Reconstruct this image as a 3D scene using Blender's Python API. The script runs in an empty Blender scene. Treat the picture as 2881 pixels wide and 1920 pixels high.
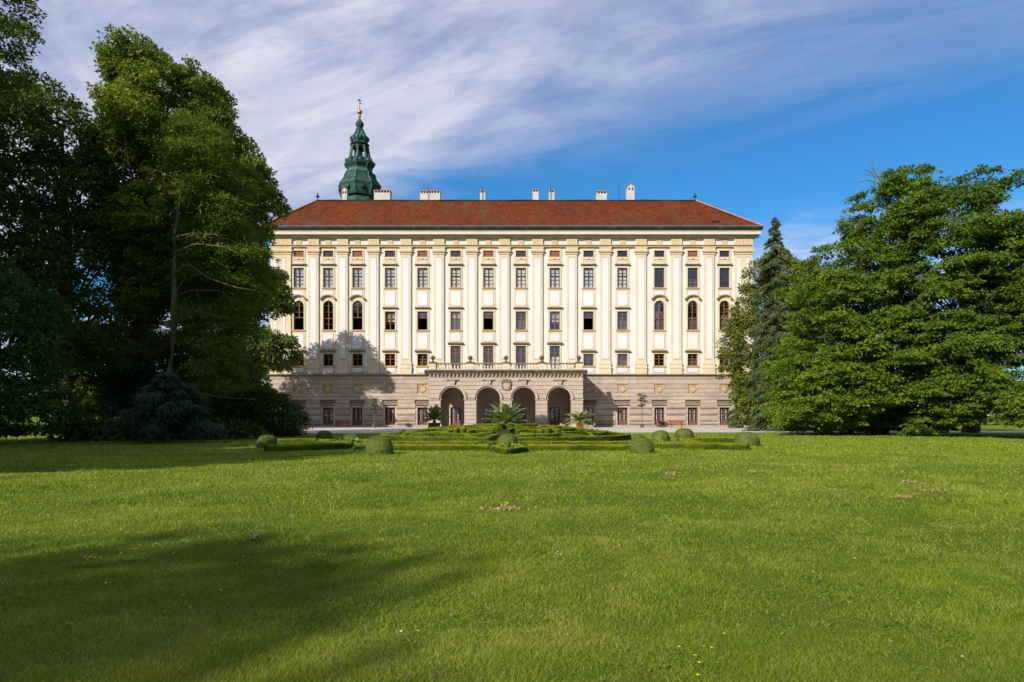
import bpy, bmesh, math, random
import numpy as np
from mathutils import Vector, noise as mnoise

random.seed(7)
RNG = np.random.default_rng(11)
R = math.radians
SC = bpy.context.scene
COL = SC.collection

# ------------------------------------------------------------------ camera
F = 2881 * 24.0 / 36.0          # focal length in photo pixels
CAM_H = 1.6
VH = 1171.0                     # photo row of the horizon
cam_d = bpy.data.cameras.new('camera')
cam_d.lens = 24.0
cam_d.sensor_width = 36.0
cam_d.shift_y = (VH - 960.0) / 2881.0
cam_d.clip_start = 0.1
cam_d.clip_end = 6000
cam = bpy.data.objects.new('camera', cam_d)
cam.location = (0, 0, CAM_H)
cam.rotation_euler = (R(90), 0, 0)
COL.objects.link(cam)
SC.camera = cam

# ------------------------------------------------------------------ light
SUN_EL, SUN_AZ = 29.0, 36.6
sd = Vector((math.sin(R(SUN_AZ)) * math.cos(R(SUN_EL)), math.cos(R(SUN_AZ)) * math.cos(R(SUN_EL)), -math.sin(R(SUN_EL))))
sun_d = bpy.data.lights.new('sun', 'SUN')
sun_d.energy = 4.5
sun_d.angle = R(0.55)
sun_d.color = (1.0, 0.945, 0.86)
sun = bpy.data.objects.new('sun', sun_d)
sun.rotation_euler = sd.to_track_quat('-Z', 'Y').to_euler()
COL.objects.link(sun)

world = bpy.data.worlds.new('World')
SC.world = world
world.use_nodes = True
wt = world.node_tree
for n in list(wt.nodes):
    wt.nodes.remove(n)

def N(nt, typ, **kw):
    n = nt.nodes.new(typ)
    for k, v in kw.items():
        if k.startswith('i_'):
            n.inputs[k[2:].replace('_', ' ')].default_value = v
        elif k[0] == 'n' and k[1:].isdigit():
            n.inputs[int(k[1:])].default_value = v
        else:
            setattr(n, k, v)
    return n

def math_node(nt, op, a, b=None, c=None, clamp=False):
    n = nt.nodes.new('ShaderNodeMath')
    n.operation = op
    n.use_clamp = clamp
    for i, x in enumerate((a, b, c)):
        if x is None:
            continue
        if isinstance(x, (int, float)):
            n.inputs[i].default_value = x
        else:
            nt.links.new(x, n.inputs[i])
    return n.outputs[0]

def maprange(nt, val, a, b, c=0.0, d=1.0, smooth=False):
    n = nt.nodes.new('ShaderNodeMapRange')
    if smooth:
        n.interpolation_type = 'SMOOTHSTEP'
    nt.links.new(val, n.inputs[0])
    n.inputs[1].default_value = a
    n.inputs[2].default_value = b
    n.inputs[3].default_value = c
    n.inputs[4].default_value = d
    return n.outputs[0]

def mixcol(nt, fac, a, b, mode='MIX'):
    n = nt.nodes.new('ShaderNodeMix')
    n.data_type = 'RGBA'
    n.blend_type = mode
    for sock, x in ((n.inputs[0], fac), (n.inputs[6], a), (n.inputs[7], b)):
        if isinstance(x, (int, float)):
            sock.default_value = x
        elif isinstance(x, tuple):
            sock.default_value = x if len(x) == 4 else (*x, 1)
        else:
            nt.links.new(x, sock)
    return n.outputs[2]

sky = wt.nodes.new('ShaderNodeTexSky')
sky.sky_type = 'NISHITA'
sky.sun_disc = False
sky.sun_elevation = R(SUN_EL)
sky.sun_rotation = R(180 + SUN_AZ)
sky.air_density = 1.0
sky.dust_density = 0.3
sky.ozone_density = 2.5
SKY_STRENGTH = 0.118
tc = wt.nodes.new('ShaderNodeTexCoord')
sep = wt.nodes.new('ShaderNodeSeparateXYZ')
wt.links.new(tc.outputs['Generated'], sep.inputs[0])
# the clouds lie on a flat layer high above: p = direction / height
zc = math_node(wt, 'MAXIMUM', sep.outputs[2], 0.03)
px_ = math_node(wt, 'DIVIDE', sep.outputs[0], zc)
py_ = math_node(wt, 'DIVIDE', sep.outputs[1], zc)
cmb = wt.nodes.new('ShaderNodeCombineXYZ')
wt.links.new(px_, cmb.inputs[0]); wt.links.new(py_, cmb.inputs[1])
mp = wt.nodes.new('ShaderNodeMapping')
mp.inputs['Rotation'].default_value = (0, 0, R(33))
wt.links.new(cmb.outputs[0], mp.inputs[0])
def cloud_noise(scale, stretch, detail=6.0, rough=0.6, dist=0.0, off=(0, 0, 0)):
    m = wt.nodes.new('ShaderNodeMapping')
    m.inputs['Scale'].default_value = (scale * stretch[0], scale * stretch[1], 1)
    m.inputs['Location'].default_value = off
    wt.links.new(mp.outputs[0], m.inputs[0])
    n = wt.nodes.new('ShaderNodeTexNoise')
    n.inputs['Scale'].default_value = 1.0
    n.inputs['Detail'].default_value = detail
    n.inputs['Roughness'].default_value = rough
    n.inputs['Distortion'].default_value = dist
    wt.links.new(m.outputs[0], n.inputs['Vector'])
    return n.outputs[0]
n_big = cloud_noise(0.75, (0.7, 1.0), 3, 0.5, 0.3, (3.1, 1.7, 0))
n_str = cloud_noise(1.5, (0.62, 1.25), 7, 0.58, 1.3, (0.4, 5.2, 0))
n_fine = cloud_noise(7.0, (0.7, 1.3), 6, 0.65, 1.2, (7.0, 2.0, 0))
# layer edge: px*0.64 + py - 3.0  (cloud on the near side), wobbled by noise
edge = math_node(wt, 'ADD', math_node(wt, 'MULTIPLY', px_, 0.60), py_)
edge = math_node(wt, 'ADD', edge, math_node(wt, 'MULTIPLY', math_node(wt, 'SUBTRACT', n_str, 0.5), 1.5))
near_bank = maprange(wt, edge, 3.12, 2.2, 0, 1, True)
far_bank = maprange(wt, edge, 4.1, 5.2, 0, 1.3, True)
dens = maprange(wt, n_big, 0.22, 0.55, 0.12, 1.0, True)
stre = maprange(wt, n_str, 0.24, 0.62, 0.25, 1.0)
fine = maprange(wt, n_fine, 0.25, 0.75, 0.74, 1.14)
# thicker towards the left (sunward) side of the layer, thin veils to the right
side = maprange(wt, px_, 0.8, -0.3, 0.36, 1.10, True)
cm = math_node(wt, 'MULTIPLY', math_node(wt, 'ADD', math_node(wt, 'MULTIPLY', dens, 0.70), math_node(wt, 'MULTIPLY', stre, 0.50)), fine)
cm = math_node(wt, 'MULTIPLY', cm, side)
cm = math_node(wt, 'MULTIPLY', cm, math_node(wt, 'MAXIMUM', near_bank, far_bank), None, True)
cm = math_node(wt, 'MULTIPLY', cm, 0.93)
hz = maprange(wt, sep.outputs[2], 0.0, 0.16, 0.55, 0.0, True)
cm = math_node(wt, 'MAXIMUM', cm, hz)
skyc = mixcol(wt, 1.0, sky.outputs[0], (0.19, 0.56, 0.80), 'MULTIPLY')
cloudc = mixcol(wt, maprange(wt, n_str, 0.35, 0.65), (2.9, 3.1, 4.2), (4.9, 4.85, 5.3))
col = mixcol(wt, cm, skyc, cloudc)
bg = wt.nodes.new('ShaderNodeBackground')
bg.inputs[1].default_value = SKY_STRENGTH
wt.links.new(col, bg.inputs[0])
out = wt.nodes.new('ShaderNodeOutputWorld')
wt.links.new(bg.outputs[0], out.inputs[0])

SC.view_settings.view_transform = 'Standard'
SC.view_settings.look = 'None'
SC.view_settings.exposure = 0.55
SC.view_settings.gamma = 1.0
SC.view_settings.use_curve_mapping = False
SC.cycles.use_denoising = True
SC.cycles.max_bounces = 6
SC.cycles.transparent_max_bounces = 8

# ------------------------------------------------------------------ photo -> place
def PX(u, D):
    return (u - 1440.5) / F * D
def PZ(v, D):
    return CAM_H + (VH - v) / F * D
def GD(v, z=0.0):                # distance of a ground point seen at row v
    return (CAM_H - z) * F / (v - VH)

# ------------------------------------------------------------------ materials
def new_mat(name):
    m = bpy.data.materials.new(name)
    m.use_nodes = True
    nt = m.node_tree
    b = nt.nodes['Principled BSDF']
    return m, nt, b

def mat(name, c, rough=0.8, var=0.12, scale=2.0, c2=None, bump=0.0, bscale=20.0, stretch=(1, 1, 1), metal=0.0,
        spec=0.12, stain=None, stain_amt=0.0, stain_scale=1.0, stain_stretch=(1, 1, 1), lo=0.35, hi=0.65):
    m, nt, b = new_mat(name)
    co = nt.nodes.new('ShaderNodeNewGeometry')
    mpn = nt.nodes.new('ShaderNodeMapping')
    mpn.inputs['Scale'].default_value = stretch
    nt.links.new(co.outputs['Position'], mpn.inputs[0])
    n1 = nt.nodes.new('ShaderNodeTexNoise')
    n1.inputs['Scale'].default_value = scale
    n1.inputs['Detail'].default_value = 6
    n1.inputs['Roughness'].default_value = 0.65
    nt.links.new(mpn.outputs[0], n1.inputs['Vector'])
    f = maprange(nt, n1.outputs[0], lo, hi)
    if c2 is None:
        c2 = tuple(x * (1 - var) for x in c)
        c1 = tuple(min(1, x * (1 + var * 0.6)) for x in c)
    else:
        c1 = c
    colr = mixcol(nt, f, c1, c2)
    if stain is not None:
        mp2 = nt.nodes.new('ShaderNodeMapping')
        mp2.inputs['Scale'].default_value = stain_stretch
        nt.links.new(co.outputs['Position'], mp2.inputs[0])
        n2 = nt.nodes.new('ShaderNodeTexNoise')
        n2.inputs['Scale'].default_value = stain_scale
        n2.inputs['Detail'].default_value = 8
        n2.inputs['Roughness'].default_value = 0.7
        nt.links.new(mp2.outputs[0], n2.inputs['Vector'])
        f2 = maprange(nt, n2.outputs[0], 0.48, 0.72, 0, stain_amt)
        colr = mixcol(nt, f2, colr, stain)
    nt.links.new(colr, b.inputs['Base Color'])
    b.inputs['Roughness'].default_value = rough
    b.inputs['Metallic'].default_value = metal
    b.inputs['Specular IOR Level'].default_value = spec
    if bump > 0:
        n3 = nt.nodes.new('ShaderNodeTexNoise')
        n3.inputs['Scale'].default_value = bscale
        n3.inputs['Detail'].default_value = 5
        nt.links.new(co.outputs['Position'], n3.inputs['Vector'])
        bp = nt.nodes.new('ShaderNodeBump')
        bp.inputs['Strength'].default_value = 1.0
        bp.inputs['Distance'].default_value = bump
        nt.links.new(n3.outputs[0], bp.inputs['Height'])
        nt.links.new(bp.outputs[0], b.inputs['Normal'])
    return m

def leaf_mat(name, c1, c2, trans=0.35, gloss=0.2, hue_scale=0.25, nr=(-0.1, 0.4)):
    """colour goes from c1 to c2 by the per-leaf value 'tint', with a slow drift through the plant"""
    m, nt, b = new_mat(name)
    nt.nodes.remove(b)
    at = nt.nodes.new('ShaderNodeAttribute'); at.attribute_name = 'tint'
    g = nt.nodes.new('ShaderNodeNewGeometry')
    n1 = nt.nodes.new('ShaderNodeTexNoise')
    n1.inputs['Scale'].default_value = hue_scale
    n1.inputs['Detail'].default_value = 3
    nt.links.new(g.outputs['Position'], n1.inputs['Vector'])
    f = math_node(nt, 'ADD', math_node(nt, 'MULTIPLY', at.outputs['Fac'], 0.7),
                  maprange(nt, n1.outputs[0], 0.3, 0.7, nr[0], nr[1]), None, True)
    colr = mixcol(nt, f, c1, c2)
    df = nt.nodes.new('ShaderNodeBsdfDiffuse')
    tr = nt.nodes.new('ShaderNodeBsdfTranslucent')
    gl = nt.nodes.new('ShaderNodeBsdfGlossy'); gl.inputs['Roughness'].default_value = 0.6
    gl.inputs['Color'].default_value = (0.7, 0.75, 0.7, 1)
    nt.links.new(colr, df.inputs[0])
    trc = mixcol(nt, 1.0, colr, (1.25, 1.35, 0.6), 'MULTIPLY')
    nt.links.new(trc, tr.inputs[0])
    mx = nt.nodes.new('ShaderNodeMixShader'); mx.inputs[0].default_value = trans
    nt.links.new(df.outputs[0], mx.inputs[1]); nt.links.new(tr.outputs[0], mx.inputs[2])
    fr = nt.nodes.new('ShaderNodeFresnel'); fr.inputs[0].default_value = 1.4
    mx2 = nt.nodes.new('ShaderNodeMixShader')
    nt.links.new(math_node(nt, 'MULTIPLY', math_node(nt, 'MINIMUM', fr.outputs[0], 0.2), gloss), mx2.inputs[0])
    nt.links.new(mx.outputs[0], mx2.inputs[1]); nt.links.new(gl.outputs[0], mx2.inputs[2])
    o = [n for n in nt.nodes if n.type == 'OUTPUT_MATERIAL'][0]
    nt.links.new(mx2.outputs[0], o.inputs[0])
    return m

M = {}
M['white'] = mat('white_plaster', (0.56, 0.54, 0.505), 0.85, 0.05, 0.8, bump=0.004, bscale=8, stain=(0.46, 0.40, 0.31), stain_amt=0.5, stain_scale=0.35, stain_stretch=(1.5, 1, 0.25))
M['panelwhite'] = mat('panel_plaster', (0.565, 0.55, 0.54), 0.85, 0.04, 0.8, stain=(0.52, 0.48, 0.42), stain_amt=0.3, stain_scale=0.4, stain_stretch=(1.5, 1, 0.25))
M['cream'] = mat('cream_plaster', (0.545, 0.455, 0.310), 0.85, 0.07, 0.7, bump=0.004, bscale=8, stain=(0.42, 0.31, 0.17), stain_amt=0.5, stain_scale=0.45, stain_stretch=(2, 1, 0.22))
M['ochre'] = mat('ochre_moulding', (0.45, 0.315, 0.145), 0.85, 0.10, 1.2, stain=(0.35, 0.25, 0.12), stain_amt=0.5, stain_scale=0.8, stain_stretch=(1, 1, 0.5))
M['hood'] = mat('weathered_hood', (0.21, 0.165, 0.095), 0.9, 0.2, 3.0, stain=(0.10, 0.085, 0.06), stain_amt=0.8, stain_scale=1.6)
M['stone'] = mat('podium_stone', (0.365, 0.295, 0.235), 0.9, 0.12, 1.6, bump=0.01, bscale=14, stain=(0.22,0.165,0.13), stain_amt=0.6, stain_scale=0.5, stain_stretch=(0.6, 1, 1.6))
M['stone_b'] = mat('podium_stone_pale', (0.395, 0.325, 0.255), 0.9, 0.12, 1.6, bump=0.01, bscale=14, stain=(0.25,0.195,0.145), stain_amt=0.6, stain_scale=0.6, stain_stretch=(0.6, 1, 1.6))
M['stone_c'] = mat('podium_stone_dark', (0.335, 0.270, 0.215), 0.9, 0.14, 1.6, bump=0.01, bscale=14, stain=(0.19,0.15,0.12), stain_amt=0.6, stain_scale=0.6, stain_stretch=(0.6, 1, 1.6))
M['loggia'] = mat('loggia_stone', (0.405, 0.325, 0.255), 0.9, 0.10, 1.3, bump=0.008, bscale=14, stain=(0.28,0.21,0.155), stain_amt=0.5, stain_scale=0.6, stain_stretch=(0.8, 1, 1.4))
M['loggia_in'] = mat('loggia_inner_plaster', (0.37, 0.295, 0.225), 0.9, 0.08, 0.7)
M['blackstone'] = mat('blackened_stone', (0.10, 0.085, 0.065), 0.95, 0.3, 2.5, bump=0.02, bscale=9, stain=(0.30, 0.26, 0.21), stain_amt=0.6, stain_scale=1.5)
M['paleledge'] = mat('mossy_ledge', (0.22,0.175,0.125), 0.95, 0.25, 2.0, stain=(0.12, 0.10, 0.06), stain_amt=0.9, stain_scale=0.8)
M['copper'] = mat('green_copper', (0.017, 0.040, 0.034), 0.7, 0.3, 1.6, c2=(0.045, 0.100, 0.080), metal=0.1, stain=(0.012, 0.022, 0.018), stain_amt=0.95, stain_scale=0.75, stain_stretch=(1, 1, 0.6), bump=0.03, bscale=4)
M['copper_pale'] = mat('pale_green_copper', (0.075, 0.165, 0.125), 0.7, 0.3, 1.6, c2=(0.030, 0.080, 0.062), metal=0.1, stain=(0.02, 0.03, 0.025), stain_amt=0.8, stain_scale=1.0)
M['gutter'] = mat('dark_gutter', (0.010, 0.024, 0.022), 0.6, 0.3, 0.6, c2=(0.03, 0.075, 0.06), lo=0.5, hi=0.8)
M['flash'] = mat('copper_flashing', (0.06, 0.10, 0.085), 0.6, 0.2, 0.6, c2=(0.13, 0.17, 0.145))
M['gold'] = mat('gilding', (0.55, 0.33, 0.07), 0.35, 0.3, 2.0, metal=0.8)
M['iron'] = mat('black_iron', (0.015, 0.015, 0.014), 0.6, 0.2, 4)
M['chim'] = mat('chimney_render', (0.46, 0.425, 0.38), 0.9, 0.12, 1.5, stain=(0.35, 0.28, 0.22), stain_amt=0.5, stain_scale=1.2)
M['chimdark'] = mat('soot', (0.03, 0.022, 0.02), 0.95, 0.2, 3)
M['brown'] = mat('dark_window_wood', (0.075, 0.03, 0.022), 0.55, 0.2, 6)
M['orange'] = mat('brown_window_wood', (0.19, 0.085, 0.042), 0.55, 0.2, 6)
M['doorwood'] = mat('door_wood', (0.13, 0.06, 0.045), 0.6, 0.2, 5, c2=(0.19, 0.10, 0.075))
M['lattice'] = mat('lattice_wood', (0.33, 0.13, 0.07), 0.6, 0.2, 5)
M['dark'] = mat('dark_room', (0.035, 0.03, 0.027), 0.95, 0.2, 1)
M['curtain'] = mat('lace_curtain', (0.92, 0.90, 0.88), 0.9, 0.5, 6.0, c2=(0.42, 0.40, 0.44), lo=0.42, hi=0.6)
M['curtain2'] = mat('plain_curtain', (0.85, 0.80, 0.70), 0.9, 0.15, 3.0)
M['gravel'] = mat('pale_gravel', (0.47,0.43,0.38), 0.95, 0.12, 3.0, bump=0.02, bscale=30, stain=(0.33,0.30,0.24), stain_amt=0.4, stain_scale=0.3)
M['terracotta'] = mat('orange_terracotta', (0.62, 0.22, 0.05), 0.8, 0.15, 5)
M['potbrown'] = mat('brown_planter', (0.17, 0.08, 0.05), 0.8, 0.25, 5)
M['redwood'] = mat('red_bench_paint', (0.30, 0.055, 0.03), 0.6, 0.2, 6)
M['bark'] = mat('grey_bark', (0.17, 0.125, 0.09), 0.95, 0.3, 3, c2=(0.075, 0.055, 0.04), bump=0.03, bscale=8, stretch=(3, 3, 0.7))
M['palebark'] = mat('pale_bark', (0.17, 0.14, 0.095), 0.95, 0.3, 3, c2=(0.085, 0.07, 0.05), bump=0.03, bscale=8, stretch=(3, 3, 0.7))
M['joint'] = mat('dark_joint', (0.17, 0.135, 0.11), 0.95, 0.2, 2)
M['soil'] = mat('bed_soil', (0.045, 0.040, 0.016), 0.95, 0.3, 1.2, c2=(0.035, 0.050, 0.010))
M['litter'] = mat('dry_leaf', (0.21, 0.125, 0.050), 0.8, 0.3, 30, c2=(0.34, 0.26, 0.14))
M['whiteflower'] = mat('white_petal', (0.8, 0.8, 0.76), 0.7, 0.05, 9)
M['yellowflower'] = mat('yellow_petal', (0.75, 0.55, 0.03), 0.7, 0.05, 9)
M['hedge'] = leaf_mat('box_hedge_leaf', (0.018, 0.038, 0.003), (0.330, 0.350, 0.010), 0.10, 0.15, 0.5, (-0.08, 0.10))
M['ball'] = leaf_mat('clipped_bush_leaf', (0.055, 0.078, 0.012), (0.160, 0.185, 0.034), 0.2, 0.3, 1.2)

def glass():
    m, nt, b = new_mat('window_glass')
    nt.nodes.remove(b)
    t = nt.nodes.new('ShaderNodeBsdfTransparent'); t.inputs[0].default_value = (0.90, 0.92, 0.92, 1)
    g = nt.nodes.new('ShaderNodeBsdfGlossy'); g.inputs['Roughness'].default_value = 0.03
    ge = nt.nodes.new('ShaderNodeNewGeometry')
    n1 = nt.nodes.new('ShaderNodeTexNoise'); n1.inputs['Scale'].default_value = 0.9
    nt.links.new(ge.outputs['Position'], n1.inputs['Vector'])
    bp = nt.nodes.new('ShaderNodeBump'); bp.inputs['Distance'].default_value = 0.05; bp.inputs['Strength'].default_value = 0.4
    nt.links.new(n1.outputs[0], bp.inputs['Height'])
    nt.links.new(bp.outputs[0], g.inputs['Normal'])
    mx = nt.nodes.new('ShaderNodeMixShader'); mx.inputs[0].default_value = 0.10
    nt.links.new(t.outputs[0], mx.inputs[1]); nt.links.new(g.outputs[0], mx.inputs[2])
    o = [n for n in nt.nodes if n.type == 'OUTPUT_MATERIAL'][0]
    nt.links.new(mx.outputs[0], o.inputs[0])
    return m
M['glass'] = glass()

def roof_mat():
    m, nt, b = new_mat('red_roof_tiles')
    g = nt.nodes.new('ShaderNodeNewGeometry')
    mpn = nt.nodes.new('ShaderNodeMapping'); mpn.inputs['Scale'].default_value = (1, 1, 1)
    cmbn = nt.nodes.new('ShaderNodeCombineXYZ')
    s = nt.nodes.new('ShaderNodeSeparateXYZ')
    nt.links.new(g.outputs['Position'], s.inputs[0])
    nt.links.new(s.outputs[0], cmbn.inputs[0]); nt.links.new(math_node(nt, 'MULTIPLY', s.outputs[2], 1.45), cmbn.inputs[1])
    br = nt.nodes.new('ShaderNodeTexBrick')
    br.inputs['Scale'].default_value = 1.0
    br.inputs['Brick Width'].default_value = 0.42
    br.inputs['Row Height'].default_value = 0.22
    br.inputs['Mortar Size'].default_value = 0.012
    br.inputs['Color1'].default_value = (0.190, 0.040, 0.009, 1)
    br.inputs['Color2'].default_value = (0.070, 0.018, 0.009, 1)
    br.inputs['Mortar'].default_value = (0.06, 0.02, 0.012, 1)
    nt.links.new(cmbn.outputs[0], br.inputs['Vector'])
    def nz(sc, st, lo, hi, a, bb):
        mm = nt.nodes.new('ShaderNodeMapping'); mm.inputs['Scale'].default_value = st
        nt.links.new(g.outputs['Position'], mm.inputs[0])
        n = nt.nodes.new('ShaderNodeTexNoise'); n.inputs['Scale'].default_value = sc; n.inputs['Detail'].default_value = 7
        n.inputs['Roughness'].default_value = 0.7
        nt.links.new(mm.outputs[0], n.inputs['Vector'])
        return maprange(nt, n.outputs[0], lo, hi, a, bb)
    c = mixcol(nt, nz(0.28, (1, 1, 0.7), 0.40, 0.66, 0, 0.75), br.outputs[0], (0.060, 0.022, 0.013))
    c = mixcol(nt, nz(1.4, (1, 1, 3.0), 0.45, 0.75, 0, 0.7), c, (0.230, 0.052, 0.010))
    c = mixcol(nt, nz(2.0, (1, 1, 3.0), 0.50, 0.72, 0, 0.85), c, (0.045, 0.026, 0.020))
    c = mixcol(nt, nz(0.16, (2.5, 1, 0.4), 0.50, 0.68, 0, 0.65), c, (0.075, 0.06, 0.030))
    nt.links.new(c, b.inputs['Base Color'])
    b.inputs['Roughness'].default_value = 0.95
    b.inputs['Specular IOR Level'].default_value = 0.05
    bp = nt.nodes.new('ShaderNodeBump'); bp.inputs['Distance'].default_value = 0.03
    nt.links.new(br.outputs['Fac'], bp.inputs['Height']); bp.invert = True
    nt.links.new(bp.outputs[0], b.inputs['Normal'])
    return m
M['roof'] = roof_mat()

def lawn_mat():
    m, nt, b = new_mat('mown_lawn')
    g = nt.nodes.new('ShaderNodeNewGeometry')
    def nz(sc, st, lo, hi, a, bb, det=5, rg=0.6):
        mm = nt.nodes.new('ShaderNodeMapping'); mm.inputs['Scale'].default_value = st
        nt.links.new(g.outputs['Position'], mm.inputs[0])
        n = nt.nodes.new('ShaderNodeTexNoise'); n.inputs['Scale'].default_value = sc; n.inputs['Detail'].default_value = det
        n.inputs['Roughness'].default_value = rg
        nt.links.new(mm.outputs[0], n.inputs['Vector'])
        return maprange(nt, n.outputs[0], lo, hi, a, bb)
    c = mixcol(nt, nz(0.18, (1, 1, 1), 0.35, 0.65, 0, 1), (0.105, 0.168, 0.004), (0.168, 0.220, 0.008))
    c = mixcol(nt, nz(1.1, (1, 1, 1), 0.40, 0.75, 0, 0.6), c, (0.190, 0.215, 0.022))
    c = mixcol(nt, nz(7.0, (1, 1, 1), 0.38, 0.68, 0.0, 0.75, 9, 0.75), c, (0.065, 0.110, 0.008))
    c = mixcol(nt, nz(38.0, (1, 0.6, 1), 0.42, 0.72, 0.0, 0.6, 4, 0.7), c, (0.22, 0.23, 0.04))
    # between the blades close by one sees thatch and soil
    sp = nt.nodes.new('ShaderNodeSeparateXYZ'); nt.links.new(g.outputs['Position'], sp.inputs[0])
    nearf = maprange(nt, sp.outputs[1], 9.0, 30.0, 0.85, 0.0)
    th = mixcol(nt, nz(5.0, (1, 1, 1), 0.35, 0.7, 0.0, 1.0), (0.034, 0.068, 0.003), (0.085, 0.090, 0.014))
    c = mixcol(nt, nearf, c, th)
    nt.links.new(c, b.inputs['Base Color'])
    b.inputs['Roughness'].default_value = 0.9
    b.inputs['Specular IOR Level'].default_value = 0.05
    n3 = nt.nodes.new('ShaderNodeTexNoise'); n3.inputs['Scale'].default_value = 14; n3.inputs['Detail'].default_value = 8
    nt.links.new(g.outputs['Position'], n3.inputs['Vector'])
    bp = nt.nodes.new('ShaderNodeBump'); bp.inputs['Distance'].default_value = 0.02; bp.inputs['Strength'].default_value = 0.7
    nt.links.new(n3.outputs[0], bp.inputs['Height'])
    nt.links.new(bp.outputs[0], b.inputs['Normal'])
    return m
M['lawn'] = lawn_mat()

# ------------------------------------------------------------------ mesh helpers
class MB:
    def __init__(self):
        self.v, self.f, self.m = [], [], []
    def box(self, x0, x1, y0, y1, z0, z1, m=0):
        i = len(self.v)
        self.v += [(x0, y0, z0), (x1, y0, z0), (x1, y1, z0), (x0, y1, z0), (x0, y0, z1), (x1, y0, z1), (x1, y1, z1), (x0, y1, z1)]
        for q in ((0, 3, 2, 1), (4, 5, 6, 7), (0, 1, 5, 4), (1, 2, 6, 5), (2, 3, 7, 6), (3, 0, 4, 7)):
            self.f.append(tuple(i + k for k in q)); self.m.append(m)
        return self
    def prism(self, pts, y0, y1, m=0):
        """polygon in the xz plane, counter-clockwise seen from -y, pushed from y0 (front) to y1"""
        n = len(pts); i = len(self.v)
        self.v += [(x, y0, z) for x, z in pts] + [(x, y1, z) for x, z in pts]
        self.f.append(tuple(range(i, i + n))); self.m.append(m)
        self.f.append(tuple(range(i + 2 * n - 1, i + n - 1, -1))); self.m.append(m)
        for k in range(n):
            j = (k + 1) % n
            self.f.append((i + k, i + n + k, i + n + j, i + j)); self.m.append(m)
        return self
    def prof(self, pts, x0, x1, m=0):
        """profile in the yz plane run along x"""
        n = len(pts); i = len(self.v)
        self.v += [(x0, y, z) for y, z in pts] + [(x1, y, z) for y, z in pts]
        self.f.append(tuple(range(i, i + n))); self.m.append(m)
        self.f.append(tuple(range(i + 2 * n - 1, i + n - 1, -1))); self.m.append(m)
        for k in range(n):
            j = (k + 1) % n
            self.f.append((i + k, i + n + k, i + n + j, i + j)); self.m.append(m)
        return self
    def profy(self, pts, y0, y1, m=0):
        """profile in the xz plane run along y (same as prism)"""
        return self.prism(pts, y0, y1, m)
    def lathe(self, pr, seg=12, c=(0, 0, 0), m=0, rot=0.0, cap=True, sx=1.0, sy=1.0):
        i = len(self.v); k = len(pr)
        for r, z in pr:
            for s in range(seg):
                a = 2 * math.pi * s / seg + rot
                self.v.append((c[0] + sx * r * math.cos(a), c[1] + sy * r * math.sin(a), c[2] + z))
        for a in range(k - 1):
            for s in range(seg):
                t = (s + 1) % seg
                self.f.append((i + a * seg + s, i + a * seg + t, i + (a + 1) * seg + t, i + (a + 1) * seg + s)); self.m.append(m)
        if cap:
            self.f.append(tuple(i + s for s in reversed(range(seg)))); self.m.append(m)
            self.f.append(tuple(i + (k - 1) * seg + s for s in range(seg))); self.m.append(m)
        return self
    def tube(self, pts, rad, seg=6, m=0):
        pts = [Vector(p) for p in pts]
        i = len(self.v); n = len(pts)
        for k, p in enumerate(pts):
            d = (pts[min(k + 1, n - 1)] - pts[max(k - 1, 0)]).normalized()
            a = d.cross(Vector((0, 0, 1)))
            if a.length < 0.05:
                a = d.cross(Vector((1, 0, 0)))
            a.normalize(); b = d.cross(a)
            r = rad[k] if isinstance(rad, (list, tuple)) else rad
            for s in range(seg):
                t = 2 * math.pi * s / seg
                q = p + a * (r * math.cos(t)) + b * (r * math.sin(t))
                self.v.append(tuple(q))
        for k in range(n - 1):
            for s in range(seg):
                t = (s + 1) % seg
                self.f.append((i + k * seg + s, i + (k + 1) * seg + s, i + (k + 1) * seg + t, i + k * seg + t)); self.m.append(m)
        self.f.append(tuple(i + s for s in range(seg))); self.m.append(m)
        self.f.append(tuple(i + (n - 1) * seg + s for s in reversed(range(seg)))); self.m.append(m)
        return self
    def mesh(self, name, mats, smooth=False):
        me = bpy.data.meshes.new(name)
        me.from_pydata(self.v, [], self.f)
        if not isinstance(mats, (list, tuple)):
            mats = [mats]
        for mt in mats:
            me.materials.append(mt)
        if len(mats) > 1:
            me.polygons.foreach_set('material_index', self.m)
        if smooth:
            me.polygons.foreach_set('use_smooth', [True] * len(me.polygons))
        me.update()
        return me
    def build(self, name, mats, parent=None, loc=(0, 0, 0), smooth=False, **props):
        return link(name, self.mesh(name, mats, smooth), parent, loc, **props)

def link(name, me, parent=None, loc=(0, 0, 0), rotz=0.0, **props):
    o = bpy.data.objects.new(name, me)
    o.location = loc
    if rotz:
        o.rotation_euler = (0, 0, rotz)
    COL.objects.link(o)
    if parent is not None:
        o.parent = parent
    for k, v in props.items():
        o[k] = v
    return o

def thing(name, label, cat, loc=(0, 0, 0), group=None, rotz=0.0):
    o = bpy.data.objects.new(name, None)
    o.empty_display_size = 0.3
    o.location = loc
    o.rotation_euler = (0, 0, rotz)
    COL.objects.link(o)
    o['label'] = label
    o['category'] = cat
    if group:
        o['group'] = group
    return o

def tag(o, label, cat, group=None):
    o['label'] = label
    o['category'] = cat
    if group:
        o['group'] = group
    return o

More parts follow.
